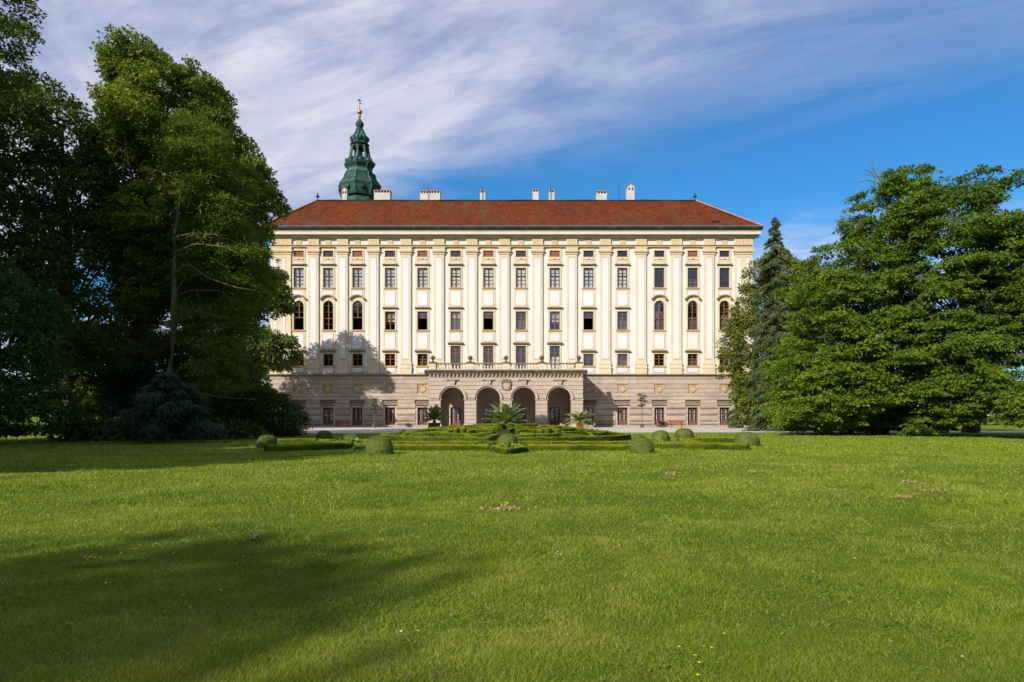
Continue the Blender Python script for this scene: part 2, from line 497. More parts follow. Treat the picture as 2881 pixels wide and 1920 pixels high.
def np_mesh(name, V, nper, mat_, tint=None, extra=None):
    """V: (N, nper, 3) separate polygons"""
    n = V.shape[0]
    me = bpy.data.meshes.new(name)
    me.vertices.add(n * nper)
    me.vertices.foreach_set('co', V.astype(np.float32).ravel())
    me.loops.add(n * nper)
    me.loops.foreach_set('vertex_index', np.arange(n * nper, dtype=np.int32))
    me.polygons.add(n)
    me.polygons.foreach_set('loop_start', np.arange(0, n * nper, nper, dtype=np.int32))
    me.materials.append(mat_)
    if tint is not None:
        a = me.attributes.new('tint', 'FLOAT', 'FACE')
        a.data.foreach_set('value', np.asarray(tint, dtype=np.float32))
    me.update()
    me.validate()
    return me
# ================================================================== ground
def hgt(x, y):
    k = np.clip((30.0 - y) / 14.0, 0, 1) * np.clip((y + 2) / 4.0, 0, 1)
    return k * 0.022 * (np.sin(x * 0.9 + 0.6 * np.sin(y * 0.55)) + np.sin(y * 0.8 + 0.5 * x) + 0.6 * np.sin(x * 1.9 - y * 1.3 + 1.0)) - 0.02 * k

def graded(a, b, step, far):
    mid = list(np.arange(a, b + 1e-6, step))
    out_, s, x = [], step, b
    while x < far:
        s *= 1.5; x += s; out_.append(x)
    lo, s, x = [], step, a
    while x > -far:
        s *= 1.5; x -= s; lo.append(x)
    return np.array(lo[::-1] + mid + out_)
gx = graded(-26, 26, 0.4, 2500); gy = graded(0, 31, 0.4, 2500)
GX, GY = np.meshgrid(gx, gy)
GZ = hgt(GX, GY)
nx, ny = len(gx), len(gy)
idx = np.arange(nx * ny).reshape(ny, nx)
quads = np.stack([idx[:-1, :-1], idx[:-1, 1:], idx[1:, 1:], idx[1:, :-1]], -1).reshape(-1, 4)
me = bpy.data.meshes.new('lawn')
me.from_pydata(np.stack([GX, GY, GZ], -1).reshape(-1, 3).tolist(), [], quads.tolist())
me.materials.append(M['lawn'])
me.polygons.foreach_set('use_smooth', [True] * len(me.polygons))
link('lawn', me, kind='structure')

def sheet(name, pts, z, m, **props):
    me = bpy.data.meshes.new(name)
    bm = bmesh.new()
    vs = [bm.verts.new((x, y, z)) for x, y in pts]
    f = bm.faces.new(vs)
    if f.normal.z < 0:
        f.normal_flip()
    bmesh.ops.triangulate(bm, faces=[f])
    bm.normal_update()
    for f in bm.faces:
        if f.normal.z < 0:
            f.normal_flip()
    bm.to_mesh(me); bm.free()
    me.materials.append(m)
    return link(name, me, **props)
sheet('gravel_path', [(-38, 98.05), (-33, 78), (-21.8, 63.0), (0, 64.6), (22, 66.2), (34, 66.0), (130, 64), (130, 71.5), (42, 73.2), (29.2, 75.0), (27.9, 78), (31.6, 92), (38, 98.05)], 0.012, M['gravel'], kind='structure')
sheet('park_path', [(-120, 52.8), (-60, 52.4), (-30.5, 51.7), (-30.5, 52.5), (-60, 53.6), (-120, 54.1)], 0.012, M['gravel'], kind='structure')

# ================================================================== palace
DP = 98.0
pal = thing('palace', 'long cream and white palace with red tiled hip roof and arcaded stone loggia', 'palace', (0, DP, 0))
def X(u): return PX(u, DP)
def Z(v): return PZ(v, DP)
LX, RX = -34.6, 34.45
BAY = [840.8, 923.7, 1006, 1097.7, 1188.9, 1281.9, 1374, 1465.6, 1560.7, 1655.7, 1751, 1854.6, 1948.6, 2038]
BX = [X(u) for u in BAY]
PIL = [X(u) for u in (883, 964.9, 1051.4, 1142.3, 1235, 1328, 1419, 1512, 1608.4, 1696 + 8, 1802.7, 1901.8, 1994)]
PIL[9] = X(1702.5)
zb = {'ledge': 7.62, 'top': 27.15}
HW = 0.725
T = 0.5
def arcpts(cx, cz, r, a0, a1, n, sz=1.0):
    return [(cx + r * math.cos(a0 + (a1 - a0) * i / n), cz + sz * r * math.sin(a0 + (a1 - a0) * i / n)) for i in range(n + 1)]

# openings per bay: (z0, z1, kind)
rows_third = (Z(810), Z(754.5))
rows_second = (Z(929), Z(877))
arch_z = (Z(929), Z(846.6))
first = (Z(1030), Z(996))
french = (7.75, Z(973.5))
attic = (Z(723.5), Z(706))
door_z = (0.06, Z(1146.6))
openings = []
for i in range(14):
    o = [(door_z[0], door_z[1], 'door')]
    o.append((*french, 'french') if 5 <= i <= 8 else (*first, 'first'))
    o.append((*arch_z, 'arched') if (i < 3 or i > 10) else (*rows_second, 'second'))
    o.append((*rows_third, 'third'))
    o.append((*attic, 'attic'))
    openings.append(o)

# --- main wall (with real openings)
w = MB()
edges = [LX] + PIL + [RX]
for i in range(14):
    c = BX[i]; x0, x1 = edges[i], edges[i + 1]
    hw2 = 0.99
    zc0 = 7.4
    w.box(x0, c - hw2, 0, T, zc0, zb['top'], 0)
    w.box(c + hw2, x1, 0, T, zc0, zb['top'], 0)
    w.box(x0, c - HW, 0, T, 0, zc0, 2); w.box(c + HW, x1, 0, T, 0, zc0, 2)
    w.box(c - hw2, c - HW, -0.05, T, zc0, 26.0, 1); w.box(c + HW, c + hw2, -0.05, T, zc0, 26.0, 1)
    w.box(c - hw2, c + hw2, 0, T, 26.0, zb['top'], 0)
    z = 0.0
    for (a, b, kind) in openings[i]:
        if z < zc0 < a:
            w.box(c - HW, c + HW, 0, T, z, zc0, 2); z = zc0
        if a > z:
            w.box(c - HW, c + HW, (-0.05 if z >= zc0 else 0), T, z, a, 1 if z >= zc0 else 2)
        if kind == 'arched':
            zs = b - HW
            pts = arcpts(c, zs, HW, math.pi, math.pi / 2, 8)
            w.prism([(c - HW, b + 0.0), (c - HW, zs)][::1] + pts[1:] , -0.05, T, 1)
            pts = arcpts(c, zs, HW, math.pi / 2, 0, 8)
            w.prism(pts + [(c + HW, b)], -0.05, T, 1)
        z = b
    w.box(c - HW, c + HW, -0.05, T, z, 26.0, 1)
# side and back walls
w.box(LX, LX + T, T, 14, 0, zb['top'], 0); w.box(RX - T, RX, T, 14, 0, zb['top'], 0); w.box(LX, RX, 13.5, 14, 0, zb['top'], 0)
w.build('wall', [M['white'], M['cream'], M['joint']], pal)
# rooms behind the windows
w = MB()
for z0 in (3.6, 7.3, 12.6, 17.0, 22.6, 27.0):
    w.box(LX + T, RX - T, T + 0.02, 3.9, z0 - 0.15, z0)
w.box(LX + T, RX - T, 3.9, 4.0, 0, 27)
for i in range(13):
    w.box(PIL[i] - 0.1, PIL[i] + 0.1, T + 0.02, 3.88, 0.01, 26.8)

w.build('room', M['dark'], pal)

# --- pilasters
def pilaster_mesh(hw, insets, zbot=9.4):
    b = MB(); cap = MB(); base = MB()
    yb = -0.24
    b.box(-hw, hw, yb, -0.001, 9.4, Z(717), 0)
    for (a0, a1) in insets:
        b.box(a0 - 0.05, a1 + 0.05, yb - 0.015, yb, Z(1013), Z(724), 2)
        b.box(a0, a1, yb - 0.03, yb - 0.001, Z(1010), Z(727), 1)
    # capital: stacked mouldings
    for (z0, z1, e) in ((Z(717), Z(714.5), 0.10), (Z(714.5), Z(711), 0.02), (Z(711), Z(708.5), 0.16), (Z(708.5), Z(705), 0.22), (Z(705), Z(699.5), 0.10), (Z(699.5), Z(697), 0.16)):
        cap.box(-hw - e, hw + e, yb - e, -0.001, z0, z1, 0 if e > 0.05 else 1)
    # base and pedestal
    for (z0, z1, e) in ((7.62, 8.45, 0.10), (8.45, 8.6, 0.16), (8.6, 9.0, 0.08), (9.0, 9.15, 0.13), (9.15, 9.4, 0.05)):
        base.box(-hw - e, hw + e, yb - e, -0.001, z0, z1, 0)
    return b.mesh('pilaster', [M['cream'], M['panelwhite'], M['ochre']]), cap.mesh('capital', [M['cream'], M['ochre']]), base.mesh('pedestal', [M['cream']])
pm, cm_, bm_ = pilaster_mesh(0.74, [(-0.43, 0.43)])
for x in PIL:
    p = link('pilaster', pm, pal, (x, 0, 0))
    link('capital', cm_, p); link('pedestal', bm_, p)
for (xa, xb, ins) in ((LX, X(820), [(X(771), X(781)), (X(796), X(804))]), (X(2066), RX, [(X(2071), X(2084)), (X(2098), X(2108))])):
    cx = (xa + xb) / 2; hw = (xb - xa) / 2
    a, b, c = pilaster_mesh(hw, [(q0 - cx, q1 - cx) for q0, q1 in ins])
    p = link('pilaster', a, pal, (cx, 0, 0)); link('capital', b, p); link('pedestal', c, p)

# --- entablature: architrave mouldings, frieze with triglyphs
b = MB()
for (z0, z1, e, m) in ((Z(697), Z(695), 0.30, 1), (Z(695), Z(692.2), 0.10, 0), (Z(692.2), Z(690), 0.36, 1)):
    b.box(LX - 0.02, RX + 0.02, -e, -0.002, z0, z1, m)
b.build('architrave', [M['cream'], M['ochre']], pal)
ex = [(LX + X(820)) / 2] + PIL + [(X(2066) + RX) / 2]
t1 = MB()
t1.box(-0.78, 0.78, -0.30, -0.002, Z(689.9), 27.12, 0)
for k in range(5):
    t1.box(-0.58 + k * 0.25, -0.50 + k * 0.25, -0.325, -0.29, Z(688.5), 27.05, 1)
t1m = t1.mesh('triglyph', [M['cream'], M['ochre']])
t2 = MB()
t2.box(-0.40, 0.40, -0.10, -0.002, Z(689.9), 27.12, 0)
for k in range(4):
    t2.box(-0.33 + k * 0.20, -0.26 + k * 0.20, -0.125, -0.09, Z(688.5), 27.05, 1)
t2m = t2.mesh('triglyph', [M['cream'], M['ochre']])
for x in ex[1:-1]:
    link('triglyph', t1m, pal, (x, 0, 0))
for x in (LX + 0.78, X(820) - 0.7, X(2066) + 0.7, RX - 0.78):
    link('triglyph', t1m, pal, (x, 0, 0))
for x in BX:
    link('triglyph', t2m, pal, (x, 0, 0))
# --- cornice
b = MB()
b.prof([(-0.002, 27.15), (-0.002, 28.1), (-1.18, 28.1), (-1.10, 27.9), (-1.02, 27.66), (-1.02, 27.42), (-0.93, 27.42), (-0.93, 27.52), (-0.45, 27.46), (-0.40, 27.3), (-0.34, 27.15)], LX - 0.9, RX + 0.9)
b.box(LX - 0.9, LX, 0.0, 14.9, 27.45, 28.1); b.box(RX, RX + 0.9, 0.0, 14.9, 27.45, 28.1); b.box(LX, RX, 14.0, 14.9, 27.45, 28.1)
b.build('cornice', M['cream'], pal)
# thin bright upper fascia
b = MB()
b.box(LX - 0.93, RX + 0.93, -1.05, -1.021, 27.47, 27.66)
b.build('fascia', M['panelwhite'], pal)

# --- roof
EZ, RZ_ = 28.5, 34.35
ey0, ey1, ry = -1.25, 15.2, 5.95
el, er = LX - 1.0, RX + 1.0
rl, rr = PX(891, DP + ry), PX(1957, DP + ry)
me = bpy.data.meshes.new('roof')
V = []
NS = 26
def lerp(a, b, t): return a + (b - a) * t
# gently sagging surfaces
rows = 7
Fs = []
for j in range(rows + 1):
    t = j / rows
    for i in range(NS + 1):
        s = i / NS
        xa = lerp(el, rl, t); xb = lerp(er, rr, t)
        zz = lerp(EZ, RZ_, t) - 0.10 * math.sin(math.pi * t) + 0.05 * math.sin(s * 17) * math.sin(math.pi * min(1, t * 1.2)) + 0.03 * math.sin(s * 41 + 2) * t
        V.append((lerp(xa, xb, s), lerp(ey0, ry, t), zz))
for j in range(rows):
    for i in range(NS):
        a = j * (NS + 1) + i
        Fs.append((a, a + 1, a + NS + 2, a + NS + 1))
k = len(V)
V += [(el, ey0, EZ), (rl, ry, RZ_), (el, ey1, EZ), (er, ey0, EZ), (rr, ry, RZ_), (er, ey1, EZ)]
Fs += [(k, k + 1, k + 2), (k + 3, k + 5, k + 4), (k + 1, k + 4, k + 5, k + 2), (k, k + 2, k + 5, k + 3)]
me.from_pydata(V, [], Fs)
me.materials.append(M['roof'])
roof = link('roof', me, pal)
# gutter and flashing
b = MB()
b.prof([(-1.10, 28.12), (-1.24, 28.02), (-1.42, 28.12), (-1.46, 28.44), (-1.10, 28.44)], el - 0.1, er + 0.1, 0)
b.prof([(-1.12, 28.45), (-1.40, 28.45), (-1.36, 28.56), (-1.12, 28.62)], el - 0.05, er + 0.05, 1)
b.box(el - 0.12, el + 0.2, -1.1, 15.2, 28.12, 28.5, 0); b.box(er - 0.2, er + 0.12, -1.1, 15.2, 28.12, 28.5, 0)
b.build('gutter', [M['gutter'], M['flash']], pal)
# ridge cap and hip tiles
b = MB(); b.tube([(lerp(rl, rr, i / 20), ry, RZ_ + 0.05 + 0.03 * math.sin(i * 1.9)) for i in range(21)], 0.13, 6)
b.build('ridge_cap', M['gutter'], roof)
for (xe, xr) in ((el, rl), (er, rr)):
    n = 28
    hm = MB()
    for i in range(n):
        a = Vector((lerp(xe, xr, i / n), lerp(ey0, ry, i / n), lerp(EZ, RZ_, i / n) + 0.06))
        c = Vector((lerp(xe, xr, (i + 0.9) / n), lerp(ey0, ry, (i + 0.9) / n), lerp(EZ, RZ_, (i + 0.9) / n) + 0.12))
        hm.tube([a, c], [0.13, 0.10], 6)
    hm.build('hip_tiles', mat('hip_mortar', (0.34, 0.17, 0.11), 0.9, 0.3, 3) if xe == el else bpy.data.materials['hip_mortar'], roof)
# finials
for x in (rl + 0.15, rr - 0.1):
    b = MB()
    b.lathe([(0.16, 0), (0.16, 0.12), (0.06, 0.2), (0.05, 0.42), (0.28, 0.62), (0.30, 0.72), (0.10, 0.82), (0.06, 0.95), (0.13, 1.04), (0.05, 1.16), (0.01, 1.3)], 10, (0, 0, 0))
    b.build('finial', M['gutter'], roof, (x, ry, RZ_), smooth=True)
# chimneys
DR = DP + ry + 1.5
def chimney(u0, u1, vtop, kind):
    x0, x1 = PX(u0, DR), PX(u1, DR); zt = PZ(vtop, DR)
    z0 = RZ_ - 1.8
    y0, y1 = 0, max(0.8, min(1.4, x1 - x0))
    w_ = (x1 - x0) / 2
    b = MB()
    hb = 0.42 if kind != 'gable' else 0.55
    if kind == 'gable':
        b.box(-w_, w_, y0, y1, 0, zt - z0 - 0.75, 0)
        b.prism([(-w_, zt - z0 - 0.75), (w_, zt - z0 - 0.75), (w_, zt - z0 - 0.45), (0, zt - z0), (-w_, zt - z0 - 0.45)], y0 - 0.02, y1 + 0.02, 0)
        b.prism([(-w_ - 0.08, zt - z0 - 0.46), (0, zt - z0 + 0.02), (w_ + 0.08, zt - z0 - 0.46), (w_ + 0.08, zt - z0 - 0.36), (0, zt - z0 + 0.12), (-w_ - 0.08, zt - z0 - 0.36)], y0 - 0.08, y1 + 0.08, 1)
        for sx in (-0.24, 0.24):
            b.prism([(sx * w_ * 2 - 0.10, zt - z0 - 0.95), (sx * w_ * 2 + 0.10, zt - z0 - 0.95), (sx * w_ * 2 + 0.10, zt - z0 - 0.62), (sx * w_ * 2, zt - z0 - 0.52), (sx * w_ * 2 - 0.10, zt - z0 - 0.62)], y0 - 0.03, y0 - 0.021, 2)
    else:
        b.box(-w_, w_, y0, y1, 0, zt - z0 - hb, 0)
        n = max(2, int(w_ * 2 / 0.42)); pw = 0.13
        for k in range(n + 1):
            cx = -w_ + pw / 2 + (2 * w_ - pw) * k / n
            b.box(cx - pw / 2, cx + pw / 2, y0 + 0.02, y1 - 0.02, zt - z0 - hb, zt - z0 - 0.12, 0)
        b.box(-w_ + 0.05, w_ - 0.05, y0 + 0.25, y1 - 0.25, zt - z0 - hb, zt - z0 - 0.14, 2)
        b.box(-w_ - 0.06, w_ + 0.06, y0 - 0.06, y1 + 0.06, zt - z0 - 0.12, zt - z0, 1)
    b.build('chimney', [M['chim'], bpy.data.materials['hip_mortar'], M['chimdark']], roof, ((x0 + x1) / 2, ry + 1.0, z0))
for (a, b_, v, kd) in ((964, 978, 531, 'gable'), (1054, 1099, 538, 'flat'), (1183, 1239, 539, 'flat'), (1351, 1365.5, 538, 'flat'), (1498.6, 1515, 535, 'flat'), (1544, 1559, 537, 'flat'), (1678, 1706, 540, 'flat'), (1763, 1783.5, 521, 'gable')):
    chimney(a, b_, v, kd)
for (u, vt) in ((1740, 528), (1206, 531), (1358, 529), (1549, 527)):
    b = MB(); b.tube([(0, 0, 0), (0, 0, PZ(vt, DR) - RZ_ + 0.5)], 0.035, 5)
    b.build('lightning_rod', M['iron'], roof, (PX(u, DR), ry + 0.8, RZ_ - 0.5))
b = MB(); b.box(-0.5, 0.5, 0, 0.5, 0, 0.3); b.box(-0.6, 0.6, -0.1, 0.6, 0.3, 0.36)
b.build('roof_vent', M['gutter'], roof, (PX(2016, 97.5), -0.2, 29.15))

# --- windows
def panes_and_frame(w_, h, rows_, tr, arched=False, wood='brown', ncol=2, fy=0.20, open_low=False, panel=0.0, tall_mull=True):
    """window wood as one mesh, each casement's glass as a pane mesh; origin = bottom centre on the wall plane"""
    hw = w_ / 2; fr = 0.10; b = MB()
    y0, y1 = fy, fy + 0.10
    zs = h - hw
    if arched:
        b.box(-hw, -hw + fr, y0, y1, 0, zs); b.box(hw - fr, hw, y0, y1, 0, zs)
        o_ = arcpts(0, zs, hw, 0, math.pi, 14); i_ = arcpts(0, zs, hw - fr, 0, math.pi, 14)
        for k in range(14):
            b.prism([o_[k], o_[k + 1], i_[k + 1], i_[k]], y0, y1)
    else:
        b.box(-hw, -hw + fr, y0, y1, 0, h); b.box(hw - fr, hw, y0, y1, 0, h)
        b.box(-hw + fr, hw - fr, y0, y1, h - fr, h)
    b.box(-hw + fr, hw - fr, y0, y1, 0, fr)
    zm = (tr * h if open_low else fr)
    ztop = h - fr
    b.box(-0.055, 0.055, y0 - 0.03, y1 - 0.001, zm, ztop)
    if tr:
        b.box(-hw + fr, hw - fr, y0 - 0.03, y1 - 0.003, tr * h - 0.05, tr * h + 0.05)
    for r in rows_:
        if open_low and r < tr:
            continue
        b.box(-hw + fr, -0.055, y0 + 0.02, y1 - 0.02, r * h - 0.02, r * h + 0.02)
        b.box(0.055, hw - fr, y0 + 0.02, y1 - 0.02, r * h - 0.02, r * h + 0.02)
    if panel:
        b.box(-hw + fr, hw - fr, y0 + 0.02, y1 - 0.02, fr, panel)
        b.box(-hw + fr + 0.08, -0.12, y0, y0 + 0.02, fr + 0.08, panel - 0.1); b.box(0.12, hw - fr - 0.08, y0, y0 + 0.02, fr + 0.08, panel - 0.1)
    me = b.mesh('window_wood', M[wood])
    ps = []
    def pane(x0, x1, z0, z1):
        p = MB(); p.box(-(x1 - x0) / 2, (x1 - x0) / 2, -0.004, 0.004, 0, z1 - z0)
        ps.append((p.mesh('pane', M['glass']), ((x0 + x1) / 2, y0 + 0.055, z0)))
    bot = max(fr, panel)
    if tr:
        if not open_low:
            pane(-hw + fr, -0.055, bot, tr * h - 0.05); pane(0.055, hw - fr, bot, tr * h - 0.05)
        z0 = tr * h + 0.05
    else:
        z0 = bot
    if arched:
        ri = hw - fr
        for s in (-1, 1):
            p = MB()
            if s < 0:
                pts = [(-ri, z0), (-0.055, z0), (-0.055, zs + ri)] + arcpts(0, zs, ri, math.pi / 2 + 0.1, math.pi, 8)
            else:
                pts = [(0.055, z0), (ri, z0)] + arcpts(0, zs, ri, 0, math.pi / 2 - 0.1, 8) + [(0.055, zs + ri)]
            p.prism(pts, -0.004, 0.004)
            ps.append((p.mesh('pane', M['glass']), (0, y0 + 0.055, 0)))
    else:
        pane(-hw + fr, -0.055, z0, ztop); pane(0.055, hw - fr, z0, ztop)
    return me, ps

WM = {}
def win_kind(key, **kw):
    WM[key] = panes_and_frame(**kw)
hT = rows_third[1] - rows_third[0]; hS = rows_second[1] - rows_second[0]; hA = arch_z[1] - arch_z[0]
hF = first[1] - first[0]; hFr = french[1] - french[0]; hAt = attic[1] - attic[0]; hD = door_z[1] - door_z[0]
win_kind('third', w_=2 * HW, h=hT, rows_=(0.21, 0.40, 0.76), tr=0.60, wood='brown')
win_kind('second', w_=2 * HW, h=hS, rows_=(0.33, 0.83), tr=0.64, wood='orange')
win_kind('second_open', w_=2 * HW, h=hS, rows_=(0.83,), tr=0.66, wood='orange', open_low=True)
win_kind('arched', w_=2 * HW, h=hA, rows_=(0.2, 0.62, 0.83), tr=0.40, arched=True, wood='orange')
win_kind('arched_open', w_=2 * HW, h=hA, rows_=(0.62, 0.83), tr=0.43, arched=True, wood='orange', open_low=True)
win_kind('first', w_=2 * HW, h=hF, rows_=(0.28, 0.80), tr=0.58, wood='orange')
win_kind('french', w_=2 * HW, h=hFr, rows_=(0.35, 0.50, 0.65, 0.86), tr=0.74, wood='orange', panel=0.75)
win_kind('door', w_=2 * HW - 0.06, h=hD, rows_=(0.42, 0.56, 0.86), tr=0.72, wood='doorwood', panel=0.85)
win_kind('attic', w_=2 * HW - 0.02, h=hAt, rows_=(0.5,), tr=0, wood='brown')

lt = MB()
lt.box(-HW, HW, 0.12, 0.16, 0, hAt, 0)
for k in range(9):
    x = -HW + 0.05 + k * (2 * HW - 0.1) / 8
    lt.box(x - 0.03, x + 0.03, 0.07, 0.12, 0, hAt, 1)
for k in range(5):
    z = 0.04 + k * (hAt - 0.08) / 4
    lt.box(-HW, HW, 0.09, 0.117, z - 0.03, z + 0.03, 1)
lattice_m = lt.mesh('shutter', [M['brown'], M['lattice']])

def hood_mesh(wd, d=0.34, m='hood'):
    b = MB()
    b.prof([(-0.05, 0.0), (-0.05, 0.30), (-d, 0.22), (-d, 0.10), (-d + 0.12, 0.06), (-0.16, 0.0)][::-1], -wd / 2, wd / 2)
    return b.mesh('hood', M[m])
hood_m = hood_mesh(2.16)
hood_big = hood_mesh(2.2, 0.42)
hs = MB()
o_ = arcpts(0, 0, 1.12, math.pi * 0.13, math.pi * 0.87, 14, 0.72); i_ = arcpts(0, -0.04, 0.98, math.pi * 0.13, math.pi * 0.87, 14, 0.70)
for k in range(14):
    hs.prism([o_[k], o_[k + 1], i_[k + 1], i_[k]], -0.40, -0.05, 0)
i2 = arcpts(0, -0.08, 0.90, math.pi * 0.13, math.pi * 0.87, 14, 0.70)
for k in range(14):
    hs.prism([i_[k], i_[k + 1], i2[k + 1], i2[k]], -0.24, -0.05, 1)
hs.box(-1.14, -0.86, -0.42, -0.05, 0.12, 0.30, 0); hs.box(0.86, 1.14, -0.42, -0.05, 0.12, 0.30, 0)
hood_arch = hs.mesh('hood', [M['hood'], M['cream']])
sl = MB(); sl.box(-0.95, 0.95, -0.20, 0.2, -0.13, -0.002); sl.box(-0.88, 0.88, -0.12, -0.051, -0.24, -0.131)
sill_m = sl.mesh('sill', M['ochre'])
def surround(h, arched=False):
    b = MB(); e = 0.17
    if not arched:
        b.box(-HW - e, -HW - 0.001, -0.10, -0.05, 0, h + e); b.box(HW + 0.001, HW + e, -0.10, -0.05, 0, h + e)
        b.box(-HW, HW, -0.10, -0.05, h + 0.001, h + e)
    else:
        zs = h - HW
        b.box(-HW - e, -HW - 0.001, -0.10, -0.05, 0, zs); b.box(HW + 0.001, HW + e, -0.10, -0.05, 0, zs)
        a, c = arcpts(0, zs, HW + e, 0, math.pi, 14), arcpts(0, zs, HW + 0.001, 0, math.pi, 14)
        for k in range(14):
            b.prism([a[k], a[k + 1], c[k + 1], c[k]], -0.10, -0.05)
        b.box(-0.10, 0.10, -0.16, -0.10, h - 0.02, h + 0.30)
    return b.mesh('surround', M['cream'])
SUR = {'third': surround(hT), 'second': surround(hS), 'arched': surround(hA, True), 'first': surround(hF), 'french': surround(hFr), 'attic': surround(hAt)}
ds = MB()
ds.box(-HW - 0.26, -HW - 0.001, -0.14, -0.002, 0, hD + 0.2); ds.box(HW + 0.001, HW + 0.26, -0.14, -0.002, 0, hD + 0.2); ds.box(-HW, HW, -0.14, -0.002, hD + 0.001, hD + 0.2)
SUR['door'] = ds.mesh('surround', M['stone_b'])
def curtain_mesh(h, w_=1.3, part=1.0):
    b = MB(); n = 24
    for k in range(n):
        xa = -w_ / 2 + w_ * k / n; xb = xa + w_ / n
        i = len(b.v)
        ya, yb_ = (0.0, 0.05) if k % 2 else (0.05, 0.0)
        b.v += [(xa, ya, h * (1 - part)), (xb, yb_, h * (1 - part)), (xb, yb_, h), (xa, ya, h)]
        b.f.append((i, i + 1, i + 2, i + 3)); b.m.append(0)
    return b
cur_T = curtain_mesh(hT).mesh('curtain', M['curtain'])
cur_P = curtain_mesh(hT).mesh('curtain', M['curtain2'])
cur_S = curtain_mesh(hS, 1.3, 0.55).mesh('curtain', M['curtain'])
cur_F = curtain_mesh(hFr * 0.55, 1.3, 1.0).mesh('curtain', M['curtain2'])
dcm = MB(); dcm.box(-0.42, -0.22, 0, 0.02, 0, 1.7); dcm.box(0.22, 0.42, 0, 0.02, 0, 1.7)
cur_D = dcm.mesh('curtain', M['curtain'])

cur_B = curtain_mesh(1.0, 1.3, 1.0).mesh('blind', mat('grey_blind', (0.16, 0.15, 0.15), 0.9, 0.15, 2))
lattice_idx = {0, 2, 4, 6, 8, 12}
open_second = {4, 6, 9}
open_arch = {0, 2}
for i in range(14):
    for (z0, z1, kind) in openings[i]:
        key = kind
        if kind == 'second' and i in open_second: key = 'second_open'
        if kind == 'arched' and i in open_arch: key = 'arched_open'
        me_, ps = WM[key]
        name = 'door' if kind == 'door' else 'window'
        if kind == 'attic' and i in lattice_idx:
            wo = link('window', SUR['attic'], pal, (BX[i], 0, z0))
            link('shutter', lattice_m, wo)
            continue
        wo = link(name, me_, pal, (BX[i], 0, z0))
        for pmesh, loc in ps:
            link('pane', pmesh, wo, loc)
        if not (kind == 'door' and 5 <= i <= 8):
            link('surround', SUR[kind], wo)
        if kind in ('third', 'second', 'arched', 'first'):
            link('sill', sill_m, wo)
        if kind == 'third':
            link('hood', hood_m, wo, (0, 0, Z(748) - z0))
            if 0 <= i <= 10: link('curtain', cur_P if i in (5, 6, 7) else cur_T, wo, (0, 0.325, 0))
        if kind == 'second':
            link('hood', hood_m, wo, (0, 0, Z(870) - z0))
            if i not in open_second and i in (3, 5, 8): link('curtain', cur_S, wo, (0, 0.42, 0))
        if (kind, i) in (('second', 5), ('second', 7), ('second', 10), ('arched', 12), ('arched', 13), ('arched', 11), ('first', 4), ('first', 10), ('first', 12), ('third', 12)):
            bl_ = link('blind', cur_B, wo, (0, 0.36, 0.1)); bl_.scale.z = (0.42, 0.5, 0.62)[i % 3] * (z1 - z0)
        if kind == 'arched':
            link('hood', hood_arch, wo, (0, 0, Z(846) - z0))
        if kind == 'first':
            link('hood', hood_big, wo, (0, 0, Z(991.5) - z0))
        if kind == 'french':
            link('hood', hood_big, wo, (0, 0, Z(969.5) - z0))
            if i in (8,): link('curtain', cur_F, wo, (0, 0.4, 0.2))
        if kind == 'door':
            if i not in (6, 7):
                link('curtain', cur_D, wo, (0, 0.34, 0.9))
            if not 5 <= i <= 8:
                h = MB(); h.prof([(-0.002, 0), (-0.002, 0.34), (-0.30, 0.24), (-0.36, 0.12), (-0.2, 0.0)], -1.1, 1.1)
                link('hood', h.mesh('hood', M['paleledge']), wo, (0, 0, hD + 0.22))

# --- plaster panels between the storeys
def panel_mesh(w_, h, notch=0.14):
    b = MB()
    def shape(hw, z0, z1, n):
        pts = []
        for (cx, cz, a0) in ((hw, z0, math.pi), (hw, z1, 1.5 * math.pi), (-hw, z1, 0), (-hw, z0, 0.5 * math.pi)):
            # concave quarter-round corners
            a = arcpts(cx, cz, n, a0 , a0 - math.pi / 2, 4)
            pts += a
        return pts
    o = [( -w_/2, 0.0)]
    hw = w_ / 2
    def cc(hw, z0, z1, n):
        pts = []
        pts += arcpts(-hw, z0, n, math.pi / 2, 0, 4)
        pts += arcpts(hw, z0, n, math.pi, math.pi / 2, 4)
        pts += arcpts(hw, z1, n, 1.5 * math.pi, math.pi, 4)
        pts += arcpts(-hw, z1, n, 0, -math.pi / 2, 4)
        return pts
    b.prism(cc(hw + 0.06, -0.06, h + 0.06, notch), -0.075, -0.051, 1)
    b.prism(cc(hw, 0, h, notch), -0.095, -0.0755, 0)
    return b.mesh('panel', [M['panelwhite'], M['ochre']])
pan = {}
def put_panel(i, v0, v1, notch=0.14, w_=1.42):
    z0, z1 = Z(v1), Z(v0)
    key = (round(v0), round(v1), notch)
    if key not in pan: pan[key] = panel_mesh(w_, z1 - z0, notch)
    link('panel', pan[key], pal, (BX[i], 0, z0))
orn = MB()
orn.box(-0.78, 0.78, -0.075, -0.051, 0, 0.66, 1)
for s in (-1, 1):
    orn.tube([(s * (0.08 + 0.09 * k), -0.10, 0.42 - 0.14 * math.sin(math.pi * k / 7)) for k in range(8)], 0.045, 5, 0)
    orn.tube([(s * 0.66, -0.09, 0.5), (s * 0.68, -0.09, 0.15)], 0.04, 5, 0)
orn.lathe([(0.02, 0), (0.14, 0.08), (0.14, 0.2), (0.02, 0.28)], 8, (0, -0.09, 0.26), 0)
orn_m = orn.mesh('ornament', [M['ochre'], M['cream']])
